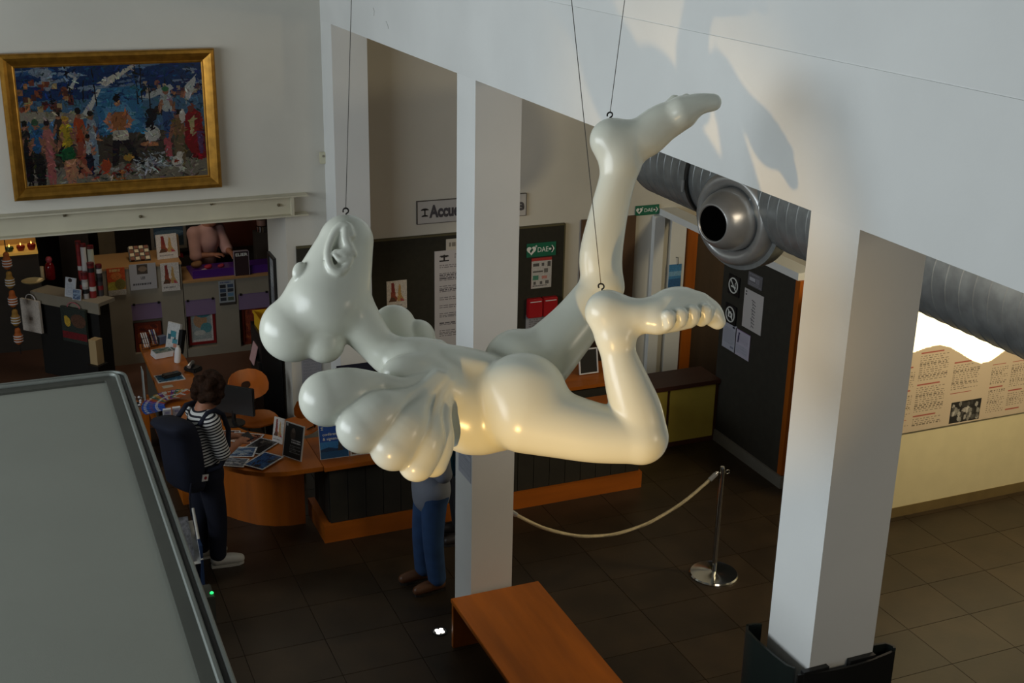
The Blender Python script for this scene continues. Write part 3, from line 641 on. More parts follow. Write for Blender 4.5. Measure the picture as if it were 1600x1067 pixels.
cv.ell(.52, .31, .018, .045, (168, 112, 82)).ell(.52, .285, .02, .03, (26, 20, 18)).poly([(.47, .4), (.57, .4), (.555, .57), (.485, .57)], (158, 98, 56)).poly([(.47, .4), (.44, .48), (.48, .55), (.49, .52), (.465, .48), (.49, .44)], (176, 118, 86)).poly([(.57, .4), (.6, .48), (.565, .55), (.555, .52), (.575, .48), (.55, .44)], (176, 118, 86))
cv.poly([(.485, .56), (.56, .56), (.57, .65), (.48, .65)], (186, 178, 160)).poly([(.48, .64), (.52, .65), (.5, .86), (.465, .88)], (40, 32, 34)).poly([(.53, .65), (.575, .64), (.63, .86), (.6, .87)], (40, 32, 34))
cv.ell(.7, .6, .045, .07, (190, 186, 176)).ell(.69, .52, .022, .04, (26, 22, 20)).ell(.68, .69, .05, .02, (172, 112, 76)).poly([(.76, .66), (.8, .6), (.805, .86), (.77, .86)], (172, 84, 84))
figure(.79, .2, .44, (168, 172, 166), (52, 78, 122), hair=(58, 110, 70), w=1.4); figure(.845, .4, .5, (120, 92, 58), (110, 92, 66), w=1.5); cv.ell(.875, .46, .018, .05, (206, 196, 180)).ell(.875, .42, .012, .022, (216, 208, 196))
cv.poly([(.89, .46), (.93, .38), (.98, .44), (1, .84), (.94, .86), (.88, .7)], (132, 28, 30)).ell(.925, .39, .018, .04, (120, 60, 46)).poly([(.915, .5), (.945, .45), (.935, .62), (.915, .62)], (186, 166, 116)).poly([(.95, .6), (.99, .6), (.98, .8), (.96, .8)], (96, 60, 98))
for k in range(110):
    x = rn.gauss(.7, .06); y = rn.gauss(.86, .05); cv.ell(x, y, .014, .006, rn.choice([(178, 186, 190), (140, 148, 154), (206, 210, 208), (60, 60, 62)]), .95, rn.uniform(-1, 1))
for k in range(30): cv.ell(rn.gauss(.5, .07), rn.gauss(.92, .03), .016, .009, rn.choice([(160, 60, 34), (186, 110, 50), (120, 34, 30), (180, 176, 168), (40, 32, 30)]), .9, rn.uniform(-1, 1))
cv.ell(.83, .86, .034, .05, (214, 208, 192), 1, .5).ell(.845, .8, .018, .03, (210, 200, 184)).ell(.82, .85, .008, .014, (150, 60, 40)).ell(.85, .92, .012, .04, (206, 200, 186), 1, -.6).ell(.56, .8, .03, .03, (172, 130, 52)).ell(.43, .86, .03, .05, (166, 70, 40), 1, .5)
rs = random.Random(11)
for k in range(1500):                                   # brush strokes over the whole canvas
    x, y = rs.random(), rs.random(); c = cv.a[int(y*189), int(x*299)]*rs.uniform(.62, 1.35)+np.array([rs.uniform(-14, 14) for _ in range(3)])
    i0, i1, j0, j1 = max(int((y-.05)*190), 0), int((y+.05)*190)+1, max(int((x-.05)*300), 0), int((x+.05)*300)+1
    q = rs.uniform(-1.4, 1.4); dx = cv.X[i0:i1, j0:j1]-x; dy = (cv.Y[i0:i1, j0:j1]-y)*.633; u_ = dx*math.cos(q)+dy*math.sin(q); v_ = -dx*math.sin(q)+dy*math.cos(q)
    mk = (u_/rs.uniform(.008, .022))**2+(v_/rs.uniform(.0025, .005))**2 < 1; cv.a[i0:i1, j0:j1][mk] = np.clip(c, 0, 255)
cv.a *= .72; cv.noise(.05)
sheet('canvas', cv, ((px0+px1)/2, 11.605, (pz0+pz1)/2), XR, ZU, px1-px0-.236, pz1-pz0-.236, .01, GLOSS, pa)

# ---------------------------------------------------------------- ventilation duct
DX, DZ, DR = 5.78, 3.16, .40
du = thing('ventilation_duct', 'large round spiral steel duct running behind the arcade columns', 'duct', (DX, 6, DZ-DR))
prof = []; y = -2.
while y < 9.85:
    prof += [(DR, y), (DR, y+.110), (DR+.004, y+.114), (DR+.004, y+.118), (DR, y+.122)]; y += .122
prof += [(DR, y), (DR, 9.93), (DR-.03, 9.99), (DR-.1, 10.02), (.001, 10.03)]
obj('pipe', lathe(prof, (DX, 0, DZ), (0, 1, 0), 56), M_STEEL, du, smooth='auto')
p = pX(1070, 290, DX-DR); yr = p[1]-.03
ring = obj('clamp_ring', lathe([(DR+.004, yr-.02), (DR+.022, yr-.02), (DR+.022, yr+.02), (DR+.004, yr+.02)], (DX, 0, DZ), (0, 1, 0), 56), mat('black_rubber', (34, 36, 36), .5), du, smooth='auto')
q = pX(1069, 290, DX-DR-.02); obj('clamp_bolt', tube([(DX-DR-.035, yr, q[2]-.05), (DX-DR-.035, yr, q[2]+.05)], .014, 8), M_STEEL2, ring)
p = pX(1152, 340, DX-DR+.02); ax = V(-1, -.30, -.02); ax /= np.linalg.norm(ax); c = V(*p)
obj('saddle_flange', lathe([(.42, -.16), (.42, -.005), (.33, .0)], c, ax, 48, capa=True), M_STEEL, du, smooth='auto')
obj('nozzle_ring', lathe([(.375, -.06), (.382, .0), (.37, .065), (.335, .105), (.295, .105), (.262, .07), (.25, .02)], c, ax, 48), M_STEEL2, du, smooth=True)
nz = obj('nozzle_cone', lathe([(.25, .02), (.247, .10), (.232, .17), (.20, .235), (.155, .29), (.145, .293), (.138, .285), (.138, .13)], c, ax, 48), M_STEEL2, du, smooth=True)
obj('nozzle_mouth', lathe([(.1375, .278), (.06, .275), (.001, .275)], c, ax, 32), mat('mouth_shade_black', (6, 6, 6), 1., spec=0.), nz)  # black disc across the opening stands in for the shade inside

# unseen window frame added round the daylight lamp, solid wall behind it
wn = sbox('window_1', M_STEEL2, (-5.998, -5.93, 1.1, 11.6, 2.72, 2.8), (-5.998, -5.93, 1.1, 11.6, 5.82, 5.9))
for k in range(6): obj('mullion', B((-5.998, -5.93, 1.1+k*2.09, 1.16+k*2.09, 2.8, 5.82)), M_STEEL2, wn)
for k in range(5): obj('pane', B((-5.985, -5.975, 1.16+k*2.09, 1.1+(k+1)*2.09, 2.8, 5.82)), mat('window_glass', (200, 215, 222), .05), wn)
# ================================================================== the hanging sculpture
SD = 4.6; SC = SD/FPX
def s_xf(Q): return C0+SD*FW+SC*((Q[:, 0:1]-800)*RT-(Q[:, 1:2]-533.5)*UP+Q[:, 2:3]*FW)
def cp(u, v, w, r): k = 1+w/FPX; return (800+(u-800)*k, 533.5+(v-533.5)*k, w, r*k)
def ch(pts, k=6., k0=None): return chain([cp(*p) for p in pts], k, k0)
def el(u, v, w, r, k=0., axis=None): a = cp(u, v, w, 1); return ell(a[:3], r, k, axis)
SP = []
# torso, belly, hips
SP += ch([(655, 582, 4, 46), (690, 600, 6, 56), (733, 637, 8, 71), (772, 640, 8, 66)], 20)
SP += el(735, 566, 6, (52, 20, 44), 30, (1, .12, 0))
SP += ch([(690, 560, 70, 24), (650, 566, 10, 36), (640, 590, -34, 30)], 16, 26)
# neck
SP += ch([(548, 488, 4, 40), (585, 534, 4, 30), (612, 556, 4, 33), (660, 580, 6, 40)], 14, 14)
# buttocks
SP += ell(cp(817, 616, -32, 1)[:3], (68, 64, 60), 9) + ell(cp(810, 566, 54, 1)[:3], (56, 54, 54), 9)
# near leg: thigh, knee, shin
SP += ch([(820, 648, -38, 60), (870, 662, -42, 53), (930, 676, -46, 47), (1000, 684, -50, 41)], 10, 16)
SP += ch([(1003, 683, -50, 41), (994, 642, -52, 40), (981, 602, -54, 35), (967, 556, -54, 28), (962, 528, -54, 30)], 8, 7)
# near foot: heel, sole, ball
SP += ch([(948, 487, -54, 32), (962, 520, -54, 28)], 8, 16)
SP += ch([(950, 488, -54, 31), (1000, 494, -56, 28), (1042, 486, -50, 30)], 10, 14)
SP += ell(cp(1062, 479, -34, 1)[:3], (42, 31, 38), 14, (1, .05, 0))
SP += ch([(1030, 500, -66, 22), (1075, 496, -58, 17)], 6, 12)
for u, v, w, r in ((1045, 494, -88, 10.5), (1064, 490, -82, 10.5), (1083, 487, -74, 11), (1102, 485, -64, 12)):
    SP += ch([(u, v, w, r), (u+1, v+11, w+2, r*.8), (u-6, v+16, w+14, r*.8)], 3, 3)
SP += ch([(1092, 478, -40, 22), (1110, 489, -40, 19), (1121, 502, -40, 13)], 4, 6)
# far leg
SP += ch([(842, 566, 60, 50), (868, 540, 64, 45), (902, 502, 70, 39), (940, 450, 74, 33)], 8, 10)
SP += ch([(942, 446, 74, 32), (939, 398, 76, 33.5), (952, 330, 78, 29.5), (965, 278, 78, 28.5), (972, 240, 78, 33)], 10, 10)
SP += ch([(955, 219, 78, 32), (970, 250, 78, 30)], 8, 14)
SP += ch([(957, 219, 78, 31), (1000, 217, 78, 33), (1034, 193, 76, 30), (1066, 177, 72, 25)], 10, 12)
SP += ch([(1066, 174, 60, 24), (1092, 163, 56, 17), (1114, 160, 56, 13.5)], 5, 8)
for u, v, w, r in ((1054, 157, 92, 9), (1072, 155, 86, 9), (1046, 166, 98, 9)): SP += ch([(u-8, v+8, w, r), (u, v, w, r)], 2, 4)
# far hand
for a, r, b in (((615, 511, 98), 35, (650, 560, 70)), ((653, 526, 96), 27, (672, 565, 70)), ((684, 549, 88), 19, (690, 572, 66))):
    SP += ch([(*a, r), (*b, 15)], 4, 3)
# shoulder ball and palm of the near hand
SP += el(630, 582, -48, (35, 27, 30), 6, (1, -.25, 0))
SP += ch([(664, 578, -40, 22), (690, 592, -54, 20), (698, 606, -56, 18)], 8, 24)
# five big fingers that narrow towards the palm
for f in (((511, 623, -112, 44), (545, 611, -106, 37), (592, 600, -92, 18), (632, 602, -84, 13), (668, 592, -66, 12)),
          ((566, 668, -124, 41), (592, 648, -118, 38), (624, 627, -104, 19), (654, 612, -90, 12), (684, 588, -68, 12)),
          ((615, 698, -118, 38), (634, 668, -112, 35), (655, 635, -100, 16), (670, 612, -86, 11), (692, 590, -66, 12)),
          ((651, 724, -104, 29), (664, 690, -100, 31), (676, 651, -92, 15), (683, 625, -80, 12), (698, 598, -64, 12)),
          ((676, 722, -76, 24), (685, 690, -74, 25), (691, 650, -74, 15), (696, 620, -66, 13), (700, 600, -60, 12))):
    SP += ch(f, 5, 3)
# head, nose, chin
HD = ch([(541, 379, 0, 42), (512, 470, 0, 66)], 0)
HD += ch([(490, 470, 0, 48), (457, 515, -4, 51)], 0, 12)
SP += ch([(541, 379, 0, 42), (512, 470, 0, 66)], 0, 10) + ch([(492, 478, -2, 44), (457, 515, -6, 51)], 6, 14) + ch([(506, 505, -10, 30), (507, 536, -10, 31.5)], 4, 8)
SP += ell(cp(541, 374, 0, 1)[:3], (41, 38, 40), 4)
def hsurf(u, v):
    ws = np.linspace(-150, 0, 301); P = np.stack([800+(u-800)*(1+ws/FPX), 533.5+(v-533.5)*(1+ws/FPX), ws], -1)
    d = np.min([evalp(p, P) for p in HD], 0); i = np.argmax(d < 0); return ws[i] if (d < 0).any() else -15
SP += el(468, 424, hsurf(472, 426)+4, (15.5, 11, 9), 1.5, (.35, -1, 0))
def onhead(pts, k, k0, dz=0): return ch([(u, v, hsurf(u, v)+dz, r) for u, v, r in pts], k, k0)
SP += [(*p, 'sub') for p in ell((*cp(527, 392, 0, 1)[:2], hsurf(527, 392)-2), (30, 13, 9), 4, (.18, -1, 0))]
SP += onhead([(549, 368, 6), (543, 354, 6.5), (533, 353, 7), (522, 366, 7), (514, 386, 6.5), (513, 404, 6.5), (518, 419, 6.5), (530, 425, 6.5), (541, 417, 6), (546, 404, 6)], 2, 3, -2)
SP += onhead([(540, 360, 7), (541, 376, 7.5), (546, 388, 8), (552, 396, 6)], 3, 3, -3)
SP += onhead([(546, 390, 8), (534, 394, 6), (524, 393, 4)], 2, 2, -4) + onhead([(522, 396, 4), (531, 406, 5), (541, 404, 6)], 2, 2, -4)
scu = thing('hanging_sculpture', 'white lacquered swimming figure sculpture with huge bulbous fingers hung on cables', 'sculpture', tuple(C0+SD*FW))
import time as _t
_t0 = _t.time()
sb = solid('figure', SP, 2.4, M_SCULPT, scu, s_xf); print('sculpture', len(sb.data.polygons), _t.time()-_t0)
# hooks and cables
M_CABLE = mat('steel_cable', (96, 94, 90), .4, .8)
def upline(hook_px, w, top_px):
    k = 1+w/FPX; h = s_xf(np.array([[800+(hook_px[0]-800)*k, 533.5+(hook_px[1]-533.5)*k, w]]))[0]
    d = ray(*top_px); s = (d[0]*h[0]+d[1]*h[1])/(d[0]**2+d[1]**2); q = C0+d*s; e = q-h; e = e/e[2]
    return h, h+e*(7.5-h[2])
for i, (hp, w, tp_, lab) in enumerate((((540, 336), 0, (549, 0), 'thin steel cable holding the head of the hanging sculpture'), ((940, 454), -54, (893, 0), 'thin steel cable holding the lower foot of the hanging sculpture'), ((952, 186), 78, (976, 0), 'thin steel cable holding the raised foot of the hanging sculpture'))):
    h, e = upline(hp, w, tp_); d = (e-h)/np.linalg.norm(e-h); R0 = .010
    pts = [h-d*.03, h-d*.005]+[h+d*(.016-R0*math.cos(q))+RT*R0*math.sin(q)*1.0 for q in np.linspace(.2, 5.3, 14)]
    obj('hook', tube(pts, .003, 8), mat('dark_iron', (50, 48, 46), .4, .8), scu, smooth=True)
    tag(obj('hanging_cable', tube([h+d*.022, e], .0014, 6), M_CABLE), lab, 'cable', 'sculpture cables')

# ================================================================== flat-topped booth in the left foreground
bo = thing('display_booth', 'large booth with a flat grey top and rounded dark metal frame', 'booth', (-1.2, 5.5, 0))
bx0, bx1, by0, by1, bz = -3.2, .645, 3.1, 7.49, 2.6
def rrect(ins, r, z, n=8):
    r = max(r-ins, .012); X0, X1, Y0, Y1 = bx0+ins, bx1-ins, by0+ins, by1-ins; P = []
    for cx, cy, a in ((X1-r, Y1-r, 0), (X0+r, Y1-r, 90), (X0+r, Y0+r, 180), (X1-r, Y0+r, 270)):
        for k in range(n+1): q = math.radians(a+90*k/n); P.append((cx+r*math.cos(q), cy+r*math.sin(q), z))
    return P
def ringband(profile):
    bm = bmesh.new(); R_ = [[bm.verts.new(p) for p in rrect(i, .11, z)] for i, z in profile]
    for a, b in zip(R_, R_[1:]):
        for k in range(len(a)): bm.faces.new((a[k], a[(k+1) % len(a)], b[(k+1) % len(b)], b[k]))
    return bm
M_BFR = mat('dark_grey_frame', (74, 76, 70), .5, .2, var=.08); M_BAL = mat('satin_aluminium', (146, 152, 148), .42, .7, var=.05); M_BTOP = mat('pale_grey_board', (136, 139, 130), .8, var=.03, scale=1.5, bump=.06, bscale=250)
obj('outer_rail', ringband([(0, bz-.09), (0, bz-.008), (.006, bz), (.018, bz), (.022, bz-.02)]), M_BAL, bo, smooth='auto')
obj('groove', ringband([(.021, bz-.012), (.044, bz-.022), (.046, bz-.012)]), M_BLACK, bo)
obj('inner_rail', ringband([(.044, bz-.03), (.044, bz-.004), (.05, bz+.004), (.062, bz+.004), (.068, bz-.004), (.068, bz-.03)]), M_BAL, bo, smooth='auto')
obj('frame_band', ringband([(.066, bz-.01), (.125, bz-.016), (.125, bz-.034)]), M_BFR, bo)
obj('top_board', prism([p[:2] for p in rrect(.122, .13, 0)], bz-.05, bz-.03), M_BTOP, bo)
for cx, cy in ((bx1-.03, by1-.03), (bx1-.03, by0+.03), (bx0+.03, by1-.03), (bx0+.03, by0+.03)):
    obj('post', tube([(cx, cy, 0), (cx, cy, bz-.03)], .028, 12), M_BFR, bo, smooth='auto')
for q in ((bx0+.05, bx1-.05, by1-.035, by1-.025, .03, bz-.06), (bx1-.035, bx1-.025, by0+.05, by1-.05, .03, bz-.06), (bx0+.025, bx0+.035, by0+.05, by1-.05, .03, bz-.06), (bx0+.05, bx1-.05, by0+.025, by0+.035, .03, bz-.06)):
    obj('glazing_panel', B(q), M_GLASSB, bo)
# grey floor post with a green light beside the booth
p = pZ(331, 934, 1.0)
o = thing('signal_post', 'slim grey floor post with a small green light beside the booth', 'post', (p[0], p[1], 0))
obj('post_body', B((p[0]-.055, p[0]+.012, p[1]-.06, p[1]+.12, 0, 1.04)), M_BFR, o, bevel=.006)
obj('green_light', lathe([(.012, 0), (.012, .006), (.006, .012), (.001, .013)], (p[0]+.0, p[1]-.01, 1.04), (0, 0, 1), 12), mat('green_led', (40, 220, 110), .4, emit=2.), o)

# ================================================================== bench, rope barrier, floor sign, floor light
be = thing('wooden_bench', 'long orange wooden bench with solid slab ends', 'bench', (3.3, 5.9, 0))
a = pZ(703.6, 935, .405); b = pZ(840, 906, .405); bxa, bxb, bye = 2.83, b[0]+.0, a[1]
obj('seat_board', B((bxa, bxb, 4.6, bye, .372, .405)), M_WOOD, be, bevel=.004)
obj('end_slab', B((bxa+.004, bxb-.004, bye-.05, bye-.012, 0, .372)), M_WOODZ, be, bevel=.003)
obj('end_slab', B((bxa+.004, bxb-.004, 4.62, 4.66, 0, .372)), M_WOODZ, be, bevel=.003)
obj('stretcher', B(((bxa+bxb)/2-.02, (bxa+bxb)/2+.02, 4.66, bye-.05, .28, .371)), M_WOOD, be)
sx, sy = 5.25, 7.87
st = thing('barrier_post', 'chrome rope barrier post on a round mirrored base', 'barrier post', (sx, sy, 0))
obj('base', lathe([(.001, 0), (.205, 0), (.205, .012), (.195, .022), (.06, .03), (.03, .04), (.001, .04)], (sx, sy, 0), (0, 0, 1), 48), M_CHROME, st, smooth='auto')
obj('pole', lathe([(.021, .03), (.021, .985), (.016, 1.0), (.001, 1.0)], (sx, sy, 0), (0, 0, 1), 20), M_CHROME, st, smooth='auto')
for s_ in (-1, 1):
    rg = obj('rope_ring', tube([(sx+s_*(.052+.018*math.cos(q)), sy, .945+.018*math.sin(q)) for q in np.linspace(0, 2*PI, 17)[:-1]], .0035, 6, closed=True), M_CHROME, st, smooth=True)
    obj('ring_stem', tube([(sx+s_*.018, sy, .945), (sx+s_*.036, sy, .945)], .005, 6), M_CHROME, rg)
# twisted rope: three strands along a hanging curve
A_, B_ = V(3.36, 7.80, .97), V(sx-.075, sy, .93); sag = .36; N = 150; cen = []
for k in range(N+1):
    t = k/N; cen.append(A_*(1-t)+B_*t+V(0, 0, -sag*4*t*(1-t)))
ro = thing('barrier_rope', 'pale twisted rope hanging between the column and the chrome post', 'rope', tuple(A_-V(0, 0, .5)))
for s_ in range(3):
    pts = []
    for k in range(N+1):
        d = cen[min(k+1, N)]-cen[max(k-1, 0)]; x, y, d = frame_of(d); q = k/N*2*PI*48+s_*2*PI/3; pts.append(cen[k]+.0075*(x*math.cos(q)+y*math.sin(q)))
    obj('strand', tube(pts, .0092, 6), M_ROPE, ro, smooth=True)
for E_, D_ in ((cen[0], cen[1]), (cen[-1], cen[-2])):
    u_ = (D_-E_)/np.linalg.norm(D_-E_); obj('end_ferrule', tube([E_-u_*.02, E_+u_*.05], .02, 10), M_STEEL2, ro, smooth='auto')
    obj('snap_hook', tube([E_-u_*.018, E_-u_*.05], .005, 6), M_CHROME, ro)
tag(obj('rope_hook', tube([(3.336, 7.8, .99), (3.352, 7.8, .99), (3.356, 7.8, .97)], .006, 6), M_CHROME), 'small chrome hook fixing the rope to the column side', 'hook')
# dark curved sign around the column
fs = thing('curved_floor_sign', 'tall very dark green curved sign panels wrapped round the column foot', 'sign', (3.17, 3.85, 0))
def panelstrip(pts, z0, z1): return wallstrip([V(*p) for p in pts], z0, z1, .012)
lf = [(2.93, 4.10), (2.905, 4.06), (2.90, 3.98), (2.905, 3.85), (2.915, 3.765), (2.935, 3.73)]
obj('side_panel', panelstrip(lf, 0, 2.29), M_DGREEN, fs, smooth='auto')
obj('side_fold', panelstrip([(3.003, 4.085), (2.97, 4.098), (2.93, 4.10)], 0, 2.29), M_DGREEN, fs, smooth='auto')
fr = [(2.935+.51*k/14, 3.70-.028*math.sin(PI*k/14)) for k in range(15)]
fp = obj('front_panel', panelstrip(fr, 0, 2.275), mat('very_dark_brown_panel', (20, 19, 16), .45), fs, smooth='auto')
obj('fold', panelstrip([(3.445, 3.70), (3.452, 3.72), (3.43, 3.755), (3.34, 3.765)], 0, 2.29), M_DGREEN, fs, smooth='auto')
obj('front_fold', B((2.96, 3.09, 3.695, 3.719, 0, 2.285), (3.20, 3.335, 3.695, 3.719, 0, 2.285)), M_BLACK, fs)
letters('lettering', 'M', (3.085, 3.664, 2.135), XR, ZU, .075, mat('white_sign_ink', (226, 230, 226), .5), fs)
# recessed floor light with four bright lenses
p = pZ(687, 987, 0)
o = thing('floor_spotlight', 'small recessed floor light with four bright lenses by the bench', 'floor light', (p[0], p[1], 0))
obj('rim', lathe([(.062, .001), (.062, .006), (.05, .008), (.046, .004), (.001, .004)], (p[0], p[1], 0), (0, 0, 1), 28), M_BLACK, o)
for k in range(4):
    q = PI/4+k*PI/2; obj('lens', lathe([(.016, .004), (.016, .009), (.008, .013), (.001, .013)], (p[0]+.024*math.cos(q), p[1]+.024*math.sin(q), 0), (0, 0, 1), 12), mat('lit_lens', (255, 250, 238), .3, emit=4.), o)
# ================================================================== reception furniture
TZ = .74
def ground(px, py, z=TZ): return pZ(px, py, z)
M_SIDE = mat('grey_brown_cladding', (78, 72, 60), .9, var=.08, scale=10)
M_SLAT = mat('charcoal_cladding_board', (44, 41, 34), .85, var=.1, scale=8)
dk = thing('reception_desk', 'long orange wood desk with a rounded front and grey side cladding', 'desk', (1.6, 11, 0))
top = [(1.30, 13.14), (1.30, 10.55), (1.36, 10.25), (1.46, 10.02), (1.58, 9.84), (1.72, 9.69), (1.87, 9.59), (2.05, 9.54), (2.355, 9.53), (2.355, 10.15), (2.12, 10.3), (1.9, 10.5), (1.75, 10.78), (1.69, 11.1), (1.69, 12.57), (1.66, 12.85), (1.57, 13.05), (1.45, 13.14)]
obj('desk_top', prism(top[::-1], .70, TZ), M_WOOD, dk)
cur = [(1.46, 10.70), (1.52, 10.55), (1.62, 10.40), (1.74, 10.23), (1.88, 10.08), (2.02, 10.0), (2.15, 9.965), (2.285, 9.96)]
obj('curved_front', wallstrip(cur, 0, .699, .03), M_WOODZ, dk, smooth='auto')
obj('side_cladding', B((1.345, 1.37, 10.72, 13.1, .165, .699)), M_SIDE, dk)
obj('end_cladding', B((1.37, 1.66, 13.06, 13.1, .165, .699)), M_SIDE, dk)
obj('plinth', B((1.325, 1.36, 10.70, 13.12, 0, .164), (1.36, 1.47, 10.70, 10.73, 0, .164)), M_WOOD, dk)
obj('front_stub', B((1.36, 1.455, 10.72, 10.75, .165, .699)), M_SIDE, dk)
ct = thing('reception_counter', 'long counter with charcoal vertical boards and orange wood plinth', 'counter', (3.9, 9.85, 0))
obj('counter_top', B((2.36, 5.50, 9.50, 10.15, .70, TZ)), M_WOODX, ct, bevel=.003)
obj('plinth', B((2.35, 5.46, 9.54, 9.60, 0, .165), (2.35, 2.41, 9.60, 10.12, 0, .165), (5.40, 5.46, 9.60, 10.12, 0, .165)), M_WOODX, ct)
obj('core', B((2.44, 5.40, 9.60, 10.10, .02, .699)), M_BLACK, ct)
x = 2.42
while x < 5.43:
    obj('board', B((x, min(x+.155, 5.44), 9.575, 9.599, .166, .698)), M_SLAT, ct); x += .16
for k in range(3): obj('board', B((2.415, 2.439, 9.602+k*.168, 9.602+k*.168+.163, .166, .698)), M_SLAT, ct)
bd = thing('back_desk', 'orange wooden back desk behind the reception counter', 'desk', (5.1, 10.7, 0))
obj('desk_top', B((4.35, 5.72, 10.42, 11.0, .71, .745)), M_WOODX, bd)
for x in (4.4, 5.66): obj('side_panel', B((x-.02, x+.02, 10.44, 10.98, 0, .709)), M_SLAT, bd)
obj('modesty_panel', B((4.42, 5.64, 10.46, 10.48, .1, .709)), M_SLAT, bd)
lc = thing('low_cabinet', 'low dark wood cabinet with olive yellow door panels beside the partition', 'cabinet', (6.2, 10.4, 0))
M_DKRED = mat('dark_reddish_wood', (66, 34, 20), .5, kind='wood', scale=6, stretch=(.1, 1, 1))
a, b = pY(1045, 608, 10.25), pY(1045, 686, 10.25); zt = pY(1088, 603, 10.25)[2]
obj('carcass', B((5.75, 6.715, 10.26, 10.62, .0, zt+.0)), M_DKRED, lc)
obj('cabinet_top', B((5.74, 6.715, 10.225, 10.63, zt, zt+.045)), M_DKRED, lc)
obj('door_panel', B((5.77, a[0]-.012, 10.245, 10.259, .06, zt-.01)), M_YELLOW, lc)
obj('door_panel', B((a[0]+.02, 6.67, 10.245, 10.259, .06, zt-.01)), M_YELLOW, lc)
# tablet stand on the back desk
p = ground(918, 583, .745); t = thing('tablet_stand', 'small black tablet with a white frame on the back desk', 'tablet', (p[0], p[1], .745))
obj('tablet_screen', rbox((p[0], p[1], .88), (1, 0, 0), (0, .2, .98), (0, -.98, .2), .20, .25, .012), M_BLACK, t)
bm = bmesh.new()
for sx, sy, w, h in ((0, -.125, .21, .012), (0, .125, .21, .012), (-.1, 0, .012, .25), (.1, 0, .012, .25)):
    rbox(V(p[0]+sx, p[1]+.2*sy-.006, .88+.98*sy), (1, 0, 0), (0, .2, .98), (0, -.98, .2), w, h, .016, bm)
obj('white_frame', bm, M_PAPER, t)
obj('foot', B((p[0]-.06, p[0]+.06, p[1]-.02, p[1]+.08, .746, .757)), M_BLACK, t)

# ---------------------------------------------------------------- chairs
def shell_chair(c, ang, label, mz=.46):
    t = thing('shell_chair', label, 'chair', (c[0], c[1], 0), 'wooden shell chairs behind the desk'); ca, sa = math.cos(ang), math.sin(ang)
    def P(x, y, z): return (c[0]+ca*x-sa*y, c[1]+sa*x+ca*y, z)
    def shell(fn, n=18, m=6, hole=None):
        bm = bmesh.new(); G = {}
        for i in range(n):
            for j in range(m+1):
                r = j/m; q = 2*PI*i/n; G[i, j] = bm.verts.new(fn(r*math.cos(q), r*math.sin(q)))
        for i in range(n):
            for j in range(m):
                if hole and j == 0: continue
                a_, b_, c_, d_ = G[i, j], G[(i+1) % n, j], G[(i+1) % n, j+1], G[i, j+1]
                if j == 0:
                    bm.faces.new((G[i, 1], G[(i+1) % n, 1], G[0, 0])); continue
                bm.faces.new((a_, b_, c_, d_))
        bmesh.ops.remove_doubles(bm, verts=bm.verts, dist=1e-5)
        for v in [v for v in bm.verts if not v.link_faces]: bm.verts.remove(v)
        bmesh.ops.recalc_face_normals(bm, faces=bm.faces); bmesh.ops.solidify(bm, geom=list(bm.faces), thickness=.012); return bm
    sup = lambda u, v, e: (math.copysign(abs(u)**e, u), math.copysign(abs(v)**e, v))
    obj('seat', shell(lambda u, v: P(.21*sup(u, v, .8)[0], .21*sup(u, v, .8)[1], mz+.03*u*u-.02*(1-v*v))), M_WOOD, t, smooth='auto')
    obj('backrest', shell(lambda u, v: P(.22*sup(u, v, .8)[0], .20-.07*u*u+.05*v, mz+.30+.15*sup(u, v, .8)[1]), hole=True), M_WOODZ, t, smooth='auto')
    obj('spine', tube([P(0, .12, mz), P(0, .20, mz+.05), P(0, .205, mz+.24)], .014, 8), M_CHROME, t)
    for sx, sy in ((-1, -1), (1, -1), (-1, 1), (1, 1)): obj('leg', tube([P(.15*sx, .15*sy, mz-.01), P(.19*sx, .2*sy, 0)], .011, 8), M_CHROME, t)
p = pZ(400, 612, .70); shell_chair((p[0]-.02, p[1]-.03), .25, 'orange wooden shell chair with a hole in its back behind the desk', .42)
p = pZ(440, 668, .46); shell_chair((p[0]+.14, p[1]-.05), -2.4, 'orange wooden shell chair drawn up close behind the rounded desk front')
p = pY(553, 575, 10.85); oc = thing('office_chair', 'navy office chair behind the reception counter', 'chair', (p[0], p[1]-.1, 0))
x, y = p[0], p[1]
obj('backrest', solid_b := rbox((x, y, p[2]-.14), (1, 0, 0), (0, 1, 0), (0, 0, 1), .40, .07, .36), mat('navy_upholstery', (20, 24, 44), .9, var=.1), oc, bevel=.03)
obj('seat', rbox((x, y-.24, .47), (1, 0, 0), (0, 1, 0), (0, 0, 1), .46, .44, .08), MATS['navy_upholstery'], oc, bevel=.03)
obj('back_stem', tube([(x, y-.1, .46), (x, y+.05, .5), (x, y+.045, .72)], .02, 8), M_BLACK, oc)
obj('gas_column', tube([(x, y-.24, .43), (x, y-.24, .1)], .025, 10), M_BLACK, oc)
for k in range(5):
    q = 2*PI*k/5; obj('leg', tube([(x, y-.24, .1), (x+.26*math.cos(q), y-.24+.26*math.sin(q), .06), (x+.28*math.cos(q), y-.24+.28*math.sin(q), .03)], [.025, .018, .03], 8), M_BLACK, oc)

